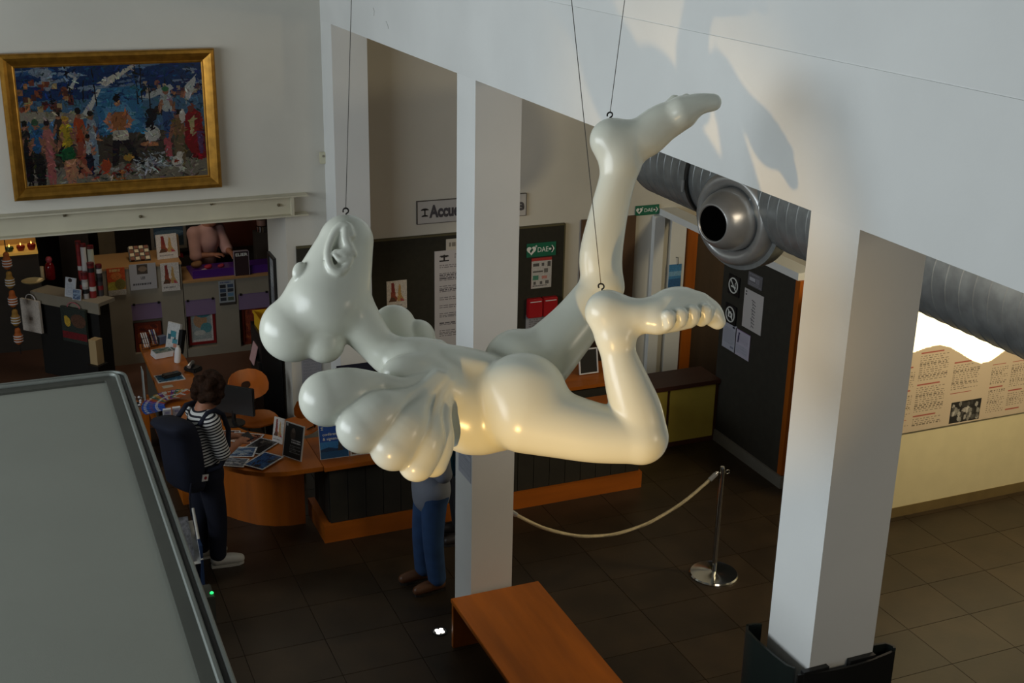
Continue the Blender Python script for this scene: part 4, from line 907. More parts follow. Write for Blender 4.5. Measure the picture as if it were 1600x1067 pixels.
# ---------------------------------------------------------------- things on the desk
def flat(name, cv, px, py, ang, w, h, label, cat, z=TZ, t=.003, m=None, group=None):
    p = pZ(px, py, z); q = math.radians(ang)
    return tag(sheet(name, cv, (p[0], p[1], z+t), (math.cos(q), math.sin(q), 0), (-math.sin(q), math.cos(q), 0), w, h, t, m or GLOSS), label, cat, group)
def pic(nx, ny, bg, blobs, border=None, seed=1, noise=.1):
    cv = Cv(nx, ny, bg); r = random.Random(seed)
    for k in range(26):
        c = r.choice(blobs); cv.ell(r.random(), r.random(), r.uniform(.05, .25), r.uniform(.03, .12), c, .8, r.uniform(-.5, .5))
    if border: cv.rect(0, 0, 1, .05, border).rect(0, .95, 1, 1, border).rect(0, 0, .04, 1, border).rect(.96, 0, 1, 1, border)
    return cv.noise(noise, seed)
WH = (206, 206, 206)
for i, (px, py, ang, w, h, bg, bl, bo_, lab) in enumerate((
    (349, 680, -20, .28, .2, (110, 60, 44), [(60, 34, 28), (150, 96, 74), (176, 150, 130), (44, 36, 36)], WH, 'reddish brown glossy leaflet lying by the hand on the desk'),
    (384, 684, -32, .28, .2, (150, 96, 70), [(90, 50, 36), (180, 120, 90), (60, 40, 36), (190, 160, 140)], WH, 'orange brown glossy leaflet in the middle of the rounded desk'),
    (406, 697, 42, .30, .21, (36, 34, 36), [(24, 22, 24), (60, 56, 54), (90, 84, 80)], (176, 176, 178), 'dark glossy poster sheet lying beside the standing black poster'),
    (374, 706, -22, .28, .2, (70, 92, 124), [(44, 66, 104), (110, 130, 150), (160, 166, 170)], WH, 'blue grey glossy leaflet near the front of the rounded desk'),
    (364, 722, -30, .24, .17, (120, 124, 134), [(60, 60, 66), (170, 172, 176), (90, 96, 110)], WH, 'small silvery leaflet at the desk edge nearest the woman'),
    (412, 720, 40, .30, .21, (40, 76, 130), [(30, 56, 104), (60, 100, 150), (40, 36, 40)], (196, 198, 200), 'blue glossy leaflet with a white border on the rounded desk'))):
    flat('leaflet', pic(40, 30, bg, bl, bo_, i+3), px, py, ang, w, h, lab, 'leaflet', z=TZ+.0005+.0035*i, group='leaflets spread on the rounded desk')
def stand_sign(name, cv, bl, br, hgt, lean, label, cat, z=TZ, t=.012, m=None, extra=None):
    a, b = pZ(*bl, z), pZ(*br, z); r = (b-a)/np.linalg.norm(b-a); n = np.cross(r, V(0, 0, 1)); up = V(0, 0, 1)*math.cos(lean)-n*math.sin(lean)
    w = np.linalg.norm(b-a); c = (a+b)/2+up*hgt/2+V(0, 0, .002)
    o = thing(name, label, cat, tuple((a+b)/2)); f = sheet('printed_face', cv, c, r, up, w, hgt, t, m or PRINT, o)
    obj('back_strut', rbox((a+b)/2-n*.05+V(0, 0, hgt*.3), r, up, np.cross(r, up), w*.25, hgt*.6, .006), M_BLACK, o)
    return o, c, r, up, w
cv = Cv(50, 76, (30, 29, 28)); cv.ell(.45, .3, .14, .16, (74, 62, 54)).ell(.46, .2, .08, .07, (110, 94, 82)).rect(.08, .04, .16, .1, (176, 176, 176))
cv.rect(0, 0, 1, .02, (190, 190, 190)).rect(0, .98, 1, 1, (190, 190, 190)).rect(0, 0, .03, 1, (190, 190, 190)).rect(.97, 0, 1, 1, (190, 190, 190)); cv.words(.4, .45, .9, .58, 2, (206, 206, 206), .9, .6, 3); cv.words(.35, .62, .9, .85, 5, (140, 140, 140), .8, .4, 4)
stand_sign('standing_poster', cv, (441, 712), (470, 722), .31, .2, 'black poster with white lettering standing on the rounded desk', 'poster')
cv = figs(40, 60); stand_sign('standing_poster', cv, (425, 690), (441, 695), .23, .2, 'white card with red figures standing beside the black poster', 'poster')
cv = Cv(60, 70, (20, 70, 150)); cv.rect(0, 0, 1, .5, (24, 74, 156)).rect(0, .5, 1, .72, (48, 120, 180)).poly([(0, .72), (.3, .66), (.6, .72), (1, .64), (1, .8), (0, .8)], (26, 60, 96)).rect(0, .78, 1, 1, (30, 84, 128)).poly([(.62, .78), (.66, .5), (.7, .44), (.75, .5), (.8, .78)], (64, 60, 60))
for q in ((0, 0, 1, .02), (0, .98, 1, 1), (0, 0, .02, 1), (.98, 0, 1, 1)): cv.rect(*q, (196, 200, 204))
cv.noise(.05); o, c, r, up, w = stand_sign('standing_poster', cv, (501, 719), (546, 713), .30, .2, 'bright blue poster of the sea standing on the counter', 'poster')
mw = mat('white_sign_ink', (226, 230, 226), .5); n_ = np.cross(r, up)
letters('lettering', 'conférences', c-r*w*.38+up*.055+n_*.002, r, up, .034, mw, o, .0005, maxw=w*.66); letters('lettering', '& signatures', c-r*w*.38+up*.015+n_*.002, r, up, .034, mw, o, .0005, maxw=w*.7)
emblem(c-r*w*.38+up*.12+n_*.002, .025, r, up, mw, o)
cv = pic(40, 50, (150, 120, 60), [(90, 66, 34), (180, 150, 90), (60, 50, 36)], (196, 196, 190), 9)
stand_sign('standing_poster', cv, (548, 713), (590, 707), .28, .2, 'golden brown poster standing next to the bright blue poster', 'poster')
# fan of brochures
fc = pZ(272, 640, TZ)
FANC = [('blue', (34, 80, 168))]*6+[('purple', (92, 52, 128)), ('orange', (170, 84, 40)), ('green', (60, 104, 90)), ('yellow', (176, 138, 60)), ('purple', (92, 52, 128)), ('white', (186, 182, 176)), ('orange', (170, 84, 40)), ('purple', (92, 52, 128)), ('green', (60, 104, 90)), ('yellow', (176, 138, 60)), ('white', (186, 182, 176)), ('orange', (170, 84, 40))]
for k, (cn, col) in enumerate(FANC):
    q = math.radians(198-k*9.2); rad = .18; c = V(fc[0]+rad*math.cos(q), fc[1]+.05+rad*math.sin(q), 0)
    cv = Cv(14, 24, col); cv.rect(0, .6, 1, .7, (196, 196, 196)).rect(.15, .1, .85, .2, (210, 206, 196), .8).ell(.5, .42, .35, .08, (160, 60, 40), .6).noise(.1, k)
    tag(sheet('brochure', cv, (c[0], c[1], TZ+.016+.004*k), (math.sin(q), -math.cos(q), 0), (math.cos(q), math.sin(q), 0), .06, .21, .0035, GLOSS), cn+' brochure in the fan of brochures spread on the desk', 'brochure', cn+' brochures in the fan')
bm = bmesh.new(); N = 16; ring = [(fc[0]+.11*math.cos(q), fc[1]+.05+.11*math.sin(q)) for q in np.linspace(math.radians(20), math.radians(205), N)]
tag(obj('fan_stand', prism([(fc[0], fc[1]+.0)]+ring, TZ+.001, TZ+.0115), M_WOOD), 'half round orange wood base under the fanned brochures', 'stand')
# leaflet holder with two stacks
p = pZ(269, 670, TZ); o = thing('leaflet_holder', 'clear holder with two stacks of white leaflets on the desk', 'leaflet holder', (p[0], p[1], TZ))
for k in (0, 1):
    obj('leaflet_stack', rbox((p[0]-.035+k*.085, p[1]+.0+.015*k, TZ+.11), (1, 0, 0), (0, .97, .24), (0, -.24, .97), .07, .03, .2), M_PAPER, o)
    cv = Cv(20, 40, (176, 178, 186)); cv.words(.1, .3, .9, .8, 8, (130, 130, 150), .7).rect(.2, .1, .8, .25, (110, 110, 150), .7)
    sheet('leaflet_cover', cv, (p[0]-.035+k*.085, p[1]-.017+.015*k, TZ+.115), (1, 0, 0), (0, -.24, .97), .068, .19, .002, None, o)
obj('holder_base', B((p[0]-.08, p[0]+.1, p[1]-.04, p[1]+.06, TZ+.001, TZ+.012)), mat('clear_grey_plastic', (150, 152, 154), .2), o)
# blue desk mat and black card machine
flat('desk_mat', pic(40, 30, (52, 92, 120), [(40, 70, 96), (90, 130, 150), (150, 170, 176)], WH, 21), 265, 590, 4, .27, .22, 'blue printed mat with a white border on the desk', 'mat')
p = pZ(268, 588, TZ+.004); o = thing('card_machine', 'black card machine lying on the blue printed mat', 'card machine', (p[0], p[1], TZ+.004))
obj('casing', rbox((p[0], p[1], TZ+.022), (.95, .3, 0), (-.3, .95, 0), (0, 0, 1), .19, .08, .035), M_BLACK, o, bevel=.01)
obj('screen', rbox((p[0]+.045, p[1]+.014, TZ+.0405), (.95, .3, 0), (-.3, .95, 0), (0, 0, 1), .05, .055, .003), mat('grey_screen', (70, 74, 78), .2), o)
obj('keypad', rbox((p[0]-.035, p[1]-.01, TZ+.0405), (.95, .3, 0), (-.3, .95, 0), (0, 0, 1), .075, .06, .003), mat('dark_keys', (44, 44, 46), .6), o)
p = pZ(302, 580, TZ); o = thing('desk_telephone', 'black and silver desk telephone at the far side of the desk', 'telephone', (p[0], p[1], TZ))
obj('base', rbox((p[0], p[1], TZ+.03), (.8, .6, 0), (-.6, .8, 0), (0, 0, 1), .12, .16, .05), M_BLACK, o, bevel=.012)
obj('handset', tube([(p[0]-.05, p[1]-.06, TZ+.075), (p[0]-.03, p[1]-.03, TZ+.09), (p[0]-.0, p[1]+.03, TZ+.09), (p[0]+.01, p[1]+.06, TZ+.075)], [.022, .016, .016, .022], 10), M_STEEL2, o, smooth='auto')
flat('card', Cv(8, 6, (190, 180, 160)), 262, 604, 5, .1, .06, 'small cream card lying beside the blue printed mat', 'card')
# far end of the desk
p = pZ(253, 556, TZ); o = thing('booklet_stack', 'stack of white booklets with a landscape cover on the desk', 'booklets', (p[0], p[1], TZ))
for k in range(3): obj('booklet', rbox((p[0]+.004*k, p[1], TZ+.012+k*.019), (.97, .2, 0), (-.2, .97, 0), (0, 0, 1), .19, .15, .018), M_PAPER, o)
sheet('cover_print', pic(30, 24, (120, 130, 120), [(70, 90, 80), (160, 160, 150), (60, 100, 110)], WH, 33), (p[0]+.008, p[1], TZ+.062), (.97, .2, 0), (-.2, .97, 0), .19, .15, .002, GLOSS, o)
cv = Cv(40, 60, (200, 200, 198)); cv.rect(.3, .28, .75, .5, (60, 134, 148)).rect(.5, .55, .9, .72, (70, 140, 156)).rect(.1, .42, .35, .6, (50, 96, 110)).rect(.6, .72, .9, .85, (190, 130, 110)).rect(.62, .5, .75, .58, (40, 50, 60)).rect(.3, .86, .9, .95, (170, 200, 206)).noise(.06)
o, c, r, up, w = stand_sign('desk_display', cv, (258, 546), (277, 551), .30, .25, 'white display card with teal pictures standing on the desk', 'display', t=.03)
obj('side_pocket', rbox(c+r*w*.62-np.cross(r, up)*.02-up*.03, r, up, np.cross(r, up), .05, .25, .05), M_BLACK, o)
p = pZ(277, 566, TZ); o = thing('white_bottle', 'white tapered bottle lying tilted on the desk', 'bottle', (p[0], p[1], TZ))
obj('body', lathe([(.001, 0), (.03, 0), (.033, .02), (.033, .12), (.026, .15), (.014, .165), (.001, .166)], (p[0], p[1], TZ), (.12, .05, .99), 16), M_PAPER, o, smooth='auto'); obj('cap', lathe([(.015, .16), (.015, .18), (.001, .182)], (p[0], p[1], TZ), (.12, .05, .99), 12), M_SHOEW, o)
for k, (px, py, cc, lab) in enumerate(((228, 545, (200, 196, 186), 'wire holder of cream cards at the far corner of the desk'), (241, 540, (60, 84, 130), 'wire holder of white and blue cards beside the cream ones'))):
    p = pZ(px, py, TZ); o = thing('card_holder', lab, 'card holder', (p[0], p[1], TZ))
    bm = bmesh.new()
    for sx in (-.035, .035):
        for sy in (-.03, .03): tube([(p[0]+sx, p[1]+sy, TZ+.001), (p[0]+sx, p[1]+sy, TZ+.13)], .003, 6, bm)
    for z in (.01, .07, .13): tube([(p[0]+.035*a_, p[1]+.03*b_, TZ+z) for a_, b_ in ((-1, -1), (1, -1), (1, 1), (-1, 1))], .0025, 5, bm, closed=True)
    obj('wire_frame', bm, M_BLACK, o)
    for j in range(3): obj('card_pack', rbox((p[0]-.022+j*.022, p[1], TZ+.1), (1, 0, .2), (0, 1, 0), (-.2, 0, 1), .012, .05, .15), mat('card_%d%d' % (k, j % 2), cc if j % 2 else (206, 204, 200), .6), o)
p = pZ(250, 540, TZ); tag(obj('small_box', rbox((p[0]+.03, p[1]+.06, TZ+.045), (.9, .4, 0), (-.4, .9, 0), (0, 0, 1), .09, .07, .085), mat('grey_blue_card', (110, 122, 150), .6), bevel=.003), 'small grey blue box behind the white booklets', 'box')
# monitor beside the woman
p = pZ(366, 662, TZ); o = thing('computer_monitor', 'black computer monitor seen from behind on the desk', 'monitor', (p[0], p[1], TZ))
rx, ry = V(.75, -.66, 0), V(.66, .75, 0)
obj('housing', rbox((p[0], p[1], TZ+.24), rx, ry, (0, 0, 1), .44, .035, .27), M_BLACK, o, bevel=.008); obj('stem', tube([(p[0], p[1], TZ+.01), (p[0], p[1], TZ+.14)], .02, 8), M_BLACK, o); obj('foot', lathe([(.001, 0), (.1, 0), (.1, .012), (.001, .014)], (p[0], p[1], TZ+.001), (0, 0, 1), 24), M_BLACK, o)
p = pZ(330, 652, TZ); tag(obj('paper_stack', rbox((p[0]+.03, p[1]+.06, TZ+.11), rx, ry, (0, 0, 1), .05, .18, .215), M_PAPER), 'upright stack of white paper beside the black monitor', 'paper')

# ---------------------------------------------------------------- beside the desk
p = pZ(213, 640, .55); o = thing('trinket_rack', 'wooden rack heaped with small silver trinkets beside the desk', 'rack', (p[0], p[1], 0))
obj('rack_box', B((p[0]-.12, p[0]+.10, p[1]-.14, p[1]+.25, 0, .55)), M_WOODZ, o)
tr = random.Random(2)
for k in range(26):
    obj('trinket', lathe([(.001, -.012), (.012, -.006), (.014, .0), (.01, .01), (.001, .013)], (p[0]-.08+tr.random()*.16, p[1]-.1+tr.random()*.32, .565+tr.random()*.05), (tr.uniform(-1, 1), tr.uniform(-1, 1), 1), 8), tr.choice([M_CHROME, M_PAPER, M_BLACK]), o)
obj('glass_edge', B((p[0]+.10, p[0]+.106, p[1]+.10, p[1]+.25, .5, .9)), mat('pale_glass_edge', (190, 200, 198), .1), o)
p = pZ(318, 892, 0)+V(-.03, -.1, 0); o = thing('magazine_rack', 'dark blue floor rack with white magazines beside the booth', 'magazine rack', (1.15, 9.35, 0))
M_RBLUE = mat('dark_blue_panel', (34, 56, 92), .5, var=.08)
obj('side_panel', B((p[0]-.02, p[0]+.0, p[1]-.16, p[1]+.16, 0, .38)), M_RBLUE, o); obj('side_panel', B((p[0]-.34, p[0]-.32, p[1]-.16, p[1]+.16, 0, .38)), M_RBLUE, o)
for k in range(3):
    obj('shelf', rbox((p[0]-.17, p[1]-.08+k*.09, .26+k*.07), (1, 0, 0), (0, .8, .6), (0, -.6, .8), .30, .16, .008), M_SHOEW, o)
    obj('magazine', rbox((p[0]-.17, p[1]-.085+k*.09, .30+k*.07), (1, 0, 0), (0, .5, .86), (0, -.86, .5), .22, .16, .012), mat('grey_magazine_cover', (120, 122, 128), .4, var=.5, scale=30), o)
obj('rail', tube([(p[0]-.01, p[1]-.16, .25), (p[0]-.01, p[1]+.16, .56)], .012, 8), M_SHOEW, o)
# black display stand with a yellow crate by the opening
o = thing('display_stand', 'tall black display stand beside the white side of the shop opening', 'display stand', (2.47, 12.2, 0))
obj('body', B((2.36, 2.565, 11.95, 12.45, 0, 1.10)), mat('black_lacquer', (14, 14, 16), .4), o); obj('pocket', B((2.335, 2.359, 12.0, 12.4, .62, .80)), M_BLACK, o); obj('leaflet', rbox((2.33, 12.2, .84), (0, 1, 0), (.25, 0, .97), (-.97, 0, .25), .2, .2, .008), mat('pinkish_leaflet', (190, 150, 150), .6), o)
obj('paper_sheet', rbox((2.335, 12.3, .42), (0, 1, 0), (.0, -.25, .97), (-.97, 0, .0), .07, .34, .006), M_PAPER, o)
a = V(2.36, 12.0, 1.101); o = thing('yellow_crate', 'yellow plastic crate on top of the black display stand', 'crate', (2.46, 12.2, 1.10)); M_YC = mat('yellow_plastic', (206, 160, 24), .5)
for q in ((2.38, 2.555, 12.0, 12.34, 1.102, 1.112), (2.38, 2.39, 12.0, 12.34, 1.112, 1.24), (2.545, 2.555, 12.0, 12.34, 1.112, 1.24), (2.39, 2.545, 12.0, 12.01, 1.112, 1.24), (2.39, 2.545, 12.33, 12.34, 1.112, 1.24)): obj('crate_wall', B(q), M_YC, o)
obj('crate_rim', B((2.37, 2.38, 11.985, 12.355, 1.225, 1.25), (2.555, 2.565, 11.985, 12.355, 1.225, 1.25), (2.38, 2.555, 11.985, 12.0, 1.225, 1.25), (2.38, 2.555, 12.34, 12.355, 1.225, 1.25)), M_YC, o)

# ================================================================== the shop
YC = 14.55
def cabinet(name, label, x0, x1, z1, niches, m=M_CAB):
    o = thing(name, label, 'cabinet', ((x0+x1)/2, 14.85, 0)); obj('carcass', B((x0, x1, 14.64, 15.15, .0, z1)), mat('cabinet_back', (120, 112, 98), .7, var=.05), o)
    xs = [x0]; 
    for a, b, c, d in niches: xs += [a, b]
    xs.append(x1); 
    for i in range(0, len(xs), 2): obj('stile', B((xs[i], xs[i+1], YC, 14.639, .0, z1)), m, o)
    for a, b, c, d in niches:
        obj('bottom_rail', B((a, b, YC, 14.639, .0, c)), m, o); obj('top_rail', B((a, b, YC, 14.639, d, z1)), m, o)
        obj('acrylic_flap', B((a, b, YC+.005, YC+.011, d-.2, d)), mat('purple_tinted_acrylic', (132, 112, 142), .15), o)
        for x in (a+.03, b-.03): obj('clip', B((x-.012, x+.012, YC-.008, YC+.005, d-.018, d+.01)), M_BLACK, o)
    obj('cabinet_top', B((x0-.005, x1+.005, YC-.015, 15.16, z1, z1+.025)), mat('pale_wood_edge', (170, 130, 84), .5), o)
    return o
def nz_(x0, y0, x1, y1): a, b = pY(x0, y0, YC), pY(x1, y1, YC); return (a[0], b[0], max(b[2], .06), a[2])
cabinet('display_cabinet', 'tall grey white display cabinet with one picture niche in the shop', 1.04, 1.985, 1.175, [nz_(205, 476, 258, 548)])
cabinet('display_cabinet', 'low grey white display cabinet with two picture niches in the shop', 1.995, 3.55, .935, [nz_(289, 470, 341, 540), nz_(372, 460, 424, 536)])
def picture(px0, py0, px1, py1, Y, cv, frame, label, cat='picture', fw=.03, ft=.025):
    a, b = pY(px0, py0, Y), pY(px1, py1, Y); x0, x1, z1, z0 = a[0], b[0], a[2], b[2]
    o = thing('framed_picture', label, cat, ((x0+x1)/2, Y, z0))
    for q in ((x0, x1, Y-ft, Y, z0, z0+fw), (x0, x1, Y-ft, Y, z1-fw, z1), (x0, x0+fw, Y-ft, Y, z0+fw, z1-fw), (x1-fw, x1, Y-ft, Y, z0+fw, z1-fw)): obj('frame_bar', B(q), frame, o)
    sheet('print', cv, ((x0+x1)/2, Y-.008, (z0+z1)/2), XR, ZU, x1-x0-2*fw, z1-z0-2*fw, .006, None, o)
M_REDF = mat('red_frame', (128, 24, 26), .4)
cv = Cv(40, 50, (196, 192, 186)); cv.rect(.08, .06, .92, .94, (156, 164, 160)).ell(.45, .4, .3, .2, (180, 138, 100)).ell(.6, .2, .35, .12, (70, 128, 138)).ell(.7, .62, .25, .15, (90, 146, 150)).ell(.4, .75, .25, .08, (190, 190, 180)).noise(.05)
picture(291, 477, 338, 534, 14.632, cv, M_REDF, 'red framed print of a pale teal landscape in the cabinet niche')
cv = pic(40, 40, (150, 60, 28), [(170, 70, 30), (120, 40, 24), (186, 96, 44), (90, 34, 24)], None, 41); picture(209, 505, 254, 545, 14.632, cv, mat('rust_frame', (120, 44, 24), .5), 'rust orange print in the niche of the tall cabinet')
cv = pic(40, 40, (140, 60, 34), [(110, 40, 26), (170, 84, 44), (70, 36, 28)], None, 43); picture(376, 480, 421, 533, 14.632, cv, mat('rust_frame', (120, 44, 24), .5), 'rust brown print in the cabinet niche beside the yellow crate')
def csheet(name, cv, px0, py0, px1, py1, label, cat, Y=YC-.022, t=.005): return bsheet(name, cv, px0, py0, px1, py1, label, cat, Y, t)
cv = Cv(40, 50, (176, 120, 40)); cv.rect(0, 0, 1, .5, (190, 76, 30)).ell(.3, .7, .3, .2, (170, 160, 60)).ell(.7, .6, .3, .2, (120, 110, 50)).ell(.5, .3, .3, .14, (206, 120, 60)).rect(0, .8, 1, 1, (176, 170, 160)).words(.15, .05, .85, .16, 1, (216, 190, 130), .9, .9).noise(.08)
csheet('cabinet_poster', cv, 166, 420, 198, 460, 'orange and yellow poster on the tall cabinet front', 'poster')
cv = Cv(60, 40, (170, 168, 170)); cv.rect(.28, .02, .68, .4, (70, 60, 52)).ell(.5, .2, .16, .1, (130, 110, 90)).words(.1, .76, .92, .86, 1, (60, 58, 62), .8, .7).words(.4, .5, .6, .64, 2, (40, 38, 42), .8, .6)
csheet('cabinet_sign', cv, 201, 414, 246, 450, 'wide white sign with a photo on the tall cabinet front', 'sign')
csheet('cabinet_poster', figs(40, 56), 250, 412, 282, 453, 'white poster of red and yellow figures on the tall cabinet front', 'poster')
cv = Cv(40, 56, (150, 156, 160)); 
for k in range(8): cv.rect(.08+.46*(k % 2), .14+.18*(k//2), .46+.46*(k % 2), .28+.18*(k//2), random.choice([(60, 76, 100), (50, 54, 62), (80, 90, 70), (96, 130, 156), (40, 40, 44)]))
cv.words(.1, .03, .9, .1, 1, (70, 80, 120), .8, .8).rect(0, .9, 1, 1, (60, 54, 50))
csheet('cabinet_poster', cv, 341, 440, 368, 475, 'white poster with a grid of small photos on the low cabinet', 'poster')
# things on the tall cabinet
zt = 1.2
a, b = pY(241, 368, 14.75), pY(281, 408, 14.75); o = thing('boxed_calendar', 'large square white box printed with red and yellow figures on the cabinet', 'box', ((a[0]+b[0])/2, 14.8, zt))
sheet('printed_face', figs(60, 60), ((a[0]+b[0])/2, 14.75, (a[2]+zt)/2+.0), (1, .1, 0), (0, .18, .98), b[0]-a[0]-.03, a[2]-zt+.0, .03, None, o); obj('box_edge', rbox(((a[0]+b[0])/2+.02, 14.81, zt+.13), (1, .1, 0), (0, .18, .98), (-.1, -.98, .18), b[0]-a[0]-.01, .255, .04), mat('tan_card', (150, 120, 84), .7), o)
a, b = pY(203, 392, 14.8), pY(233, 414, 14.8); o = thing('postcard_tray', 'tilted tray of small brown and cream boxes on the tall cabinet', 'tray', ((a[0]+b[0])/2, 14.8, zt))
cx = (a[0]+b[0])/2; obj('tray', rbox((cx, 14.8, zt+.07), (1, 0, 0), (0, .75, .66), (0, -.66, .75), .24, .2, .02), M_BLACK, o)
for i in range(4):
    for j in range(4): obj('small_box', rbox((cx-.085+i*.057, 14.8-.056+j*.0415+.0-.013, zt+.024+j*.032+.012), (1, 0, 0), (0, .75, .66), (0, -.66, .75), .045, .04, .018), mat('cream_box' if (i+j) % 2 else 'brown_box', (206, 190, 156) if (i+j) % 2 else (120, 66, 40), .6), o)
# purple display top on the low cabinet
o = thing('purple_display_top', 'glowing purple display tray on the low cabinet', 'display tray', (2.7, 14.85, .965))
M_PUR = mat('purple_acrylic', (70, 34, 112), .3, emit=.02); obj('tray_base', B((2.12, 3.5, 14.62, 15.1, .962, .985)), M_PUR, o); obj('tray_front', B((2.12, 3.5, 14.60, 14.619, .962, 1.06)), M_PUR, o)
a, b = pY(365, 393, 14.58), pY(389, 429, 14.58); o = thing('lettered_box', 'dark clear fronted box with white letters standing on the low cabinet', 'box', ((a[0]+b[0])/2, 14.57, .962))
obj('casing', B((a[0], b[0], 14.555, 14.598, .962, a[2])), mat('dark_box', (56, 42, 46), .3), o); letters('lettering', 'ELIER', (a[0]+.012, 14.554, a[2]-.055), XR, ZU, .05, mw, o, .001, maxw=b[0]-a[0]-.024, bold=.02)
obj('edge', B((a[0]-.006, a[0], 14.55, 14.6, .962, a[2]), (b[0], b[0]+.006, 14.55, 14.6, .962, a[2]), (a[0], b[0], 14.55, 14.6, a[2], a[2]+.006)), mat('pale_clear_edge', (150, 140, 150), .2), o)
for k, (px, py, col, s_, lab) in enumerate(((307, 418, (150, 110, 70), .05, 'tan soft toy on the low cabinet beside the purple tray'), (325, 420, (170, 36, 54), .035, 'red pouch lying in the purple tray'), (318, 426, (176, 170, 160), .03, 'white ornament at the front of the purple tray'), (345, 418, (150, 40, 60), .03, 'dark red pouch lying in the purple tray'))):
    p = pZ(px, py, .99); tag(solid('trinket', ell((p[0], p[1], .987+s_*.8), (s_*1.3, s_, s_*.8)) + ell((p[0]+s_*.8, p[1], .987+s_*1.1), (s_*.6,)*3, .02), .008, mat('trinket_%d' % k, col, .7)), lab, 'ornament')
for k, (z, col) in enumerate(((1.36, (60, 40, 34)), (1.44, (150, 120, 110)), (1.52, (120, 90, 70)))):
    p = pY(410, 372, 15.25); tag(obj('tin', lathe([(.001, 0), (.075-.012*k, 0), (.075-.012*k, .07), (.001, .07)], (p[0], 15.25, z-.06), (0, 0, 1), 20), M_CHROME if k == 0 else mat('tin_%d' % k, col, .3, .3), smooth='auto'), ['shiny silver tin at the bottom of the small pile', 'dull pink tin in the middle of the small pile', 'small brown tin on top of the pile'][k], 'tin')
tag(obj('tin_pedestal', B((p[0]-.1, p[0]+.1, 15.17, 15.35, 0, 1.298)), M_SHOPW), 'dark pedestal carrying the pile of tins', 'pedestal')
# angled white counter on the left of the shop
a, b = pZ(50, 455, 1.0), pZ(150, 474, 1.0); d = (b-a)/np.linalg.norm(b-a); nb = V(-d[1], d[0], 0)
if nb[1] < 0: nb = -nb
o = thing('shop_counter', 'angled white topped shop counter over a dark block for the shade below', 'counter', tuple((a+b)/2*V(1, 1, 0)))
L = np.linalg.norm(b-a)+.06; mid = (a+b)/2+nb*.13
obj('counter_top', rbox(mid+V(0, 0, -.02), d, nb, (0, 0, 1), L, .26, .04), M_CAB, o); obj('apron', rbox((a+b)/2+nb*.012+V(0, 0, -.085), d, nb, (0, 0, 1), L, .02, .09), M_CAB, o); obj('body', rbox(mid+V(0, 0, -.52), d, nb, (0, 0, 1), L-.1, .18, .955), mat('under_counter_shade', (18, 16, 14), .7), o)  # dark block under the top stands in for the shade hiding the legs
def onctr(px, py): return pZ(px, py, 1.0)
tb = onctr(146, 464)
for k, (dx, dy, r, hgt, col, lab) in enumerate(((-.055, .02, .03, .60, (210, 208, 206), 'tall white tube in the cluster on the shop counter'), (.02, .03, .034, .57, (186, 188, 170), 'tall pale green tube in the cluster on the shop counter'), (-.10, .075, .028, .62, (150, 40, 40), 'tall red banded tube in the cluster on the shop counter'), (.0, -.06, .036, .40, (140, 36, 36), 'short red and white tube in front of the cluster'), (.085, -.02, .034, .36, (60, 56, 60), 'short black and white tube in front of the cluster'), (-.075, -.065, .034, .30, (176, 172, 170), 'shortest white patterned tube in the cluster'))):
    c = tb+V(dx, dy+.05, 0); o = thing('gift_tube', lab, 'tube', tuple(c), 'tubes clustered on the shop counter'); m_ = mat('tube_%d' % k, col, .5)
    obj('tube_body', lathe([(.001, 0), (r, 0), (r, hgt), (.001, hgt)], c+V(0, 0, .001), (0, 0, 1), 16), m_, o, smooth='auto')
    for j in range(3 if k > 1 else 1):
        z = hgt*(.2+.27*j); obj('band', lathe([(r+.0012, z), (r+.0012, z+.05)], c, (0, 0, 1), 16), mat('tube_band_%d' % ((k+j) % 3), [(206, 204, 200), (130, 30, 36), (30, 30, 32)][(k+j) % 3], .5), o, smooth='auto')
    obj('lid', lathe([(r+.003, hgt-.03), (r+.003, hgt+.004), (.001, hgt+.004)], c, (0, 0, 1), 16), mat('tube_lid', (96, 30, 34), .4), o, smooth='auto')
p = onctr(80, 438)+V(0, .05, 0); o = thing('red_bottle', 'dark red bottle with a round pink stopper on the shop counter', 'bottle', tuple(p))
obj('glass_body', lathe([(.001, .001), (.05, .001), (.055, .02), (.055, .15), (.04, .19), (.024, .205)], p, (0, 0, 1), 24), mat('dark_red_glass', (110, 14, 18), .15), o, smooth='auto'); obj('stopper', lathe([(.02, .2), (.034, .225), (.036, .245), (.024, .268), (.001, .275)], p, (0, 0, 1), 20), mat('pink_stopper', (176, 70, 80), .4), o, smooth='auto')
p2 = p+V(-.085, .0, 0); tag(obj('candle', lathe([(.001, .001), (.022, .001), (.022, .16), (.001, .16)], p2, (0, 0, 1), 16), mat('ivory_wax', (200, 180, 140), .5), smooth='auto'), 'ivory candle standing beside the dark red bottle', 'candle')
p = onctr(55, 446)+V(-.02, .06, 0); tag(obj('bowl', lathe([(.001, .004), (.05, .004), (.11, .03), (.125, .045), (.12, .048), (.1, .036), (.04, .014), (.001, .014)], p, (0, 0, 1), 32), mat('cream_china', (176, 160, 120), .3), smooth='auto'), 'shallow cream bowl on the shop counter beside the candle', 'bowl')
cv = Cv(30, 50, (206, 210, 216)); cv.ell(.45, .14, .2, .1, (60, 50, 50)).words(.15, .3, .85, .9, 9, (160, 166, 180), .6)
p = onctr(109, 462); o, *_ = stand_sign('counter_card', cv, (101, 463), (117, 466), .22, .2, 'tall white price card standing on the shop counter', 'card', z=1.0)
cv = pic(24, 24, (110, 130, 160), [(70, 90, 120), (150, 170, 190)], WH, 51); stand_sign('counter_card', cv, (113, 468), (126, 470), .12, .2, 'small blue card standing in front of the white price card', 'card', z=1.0)
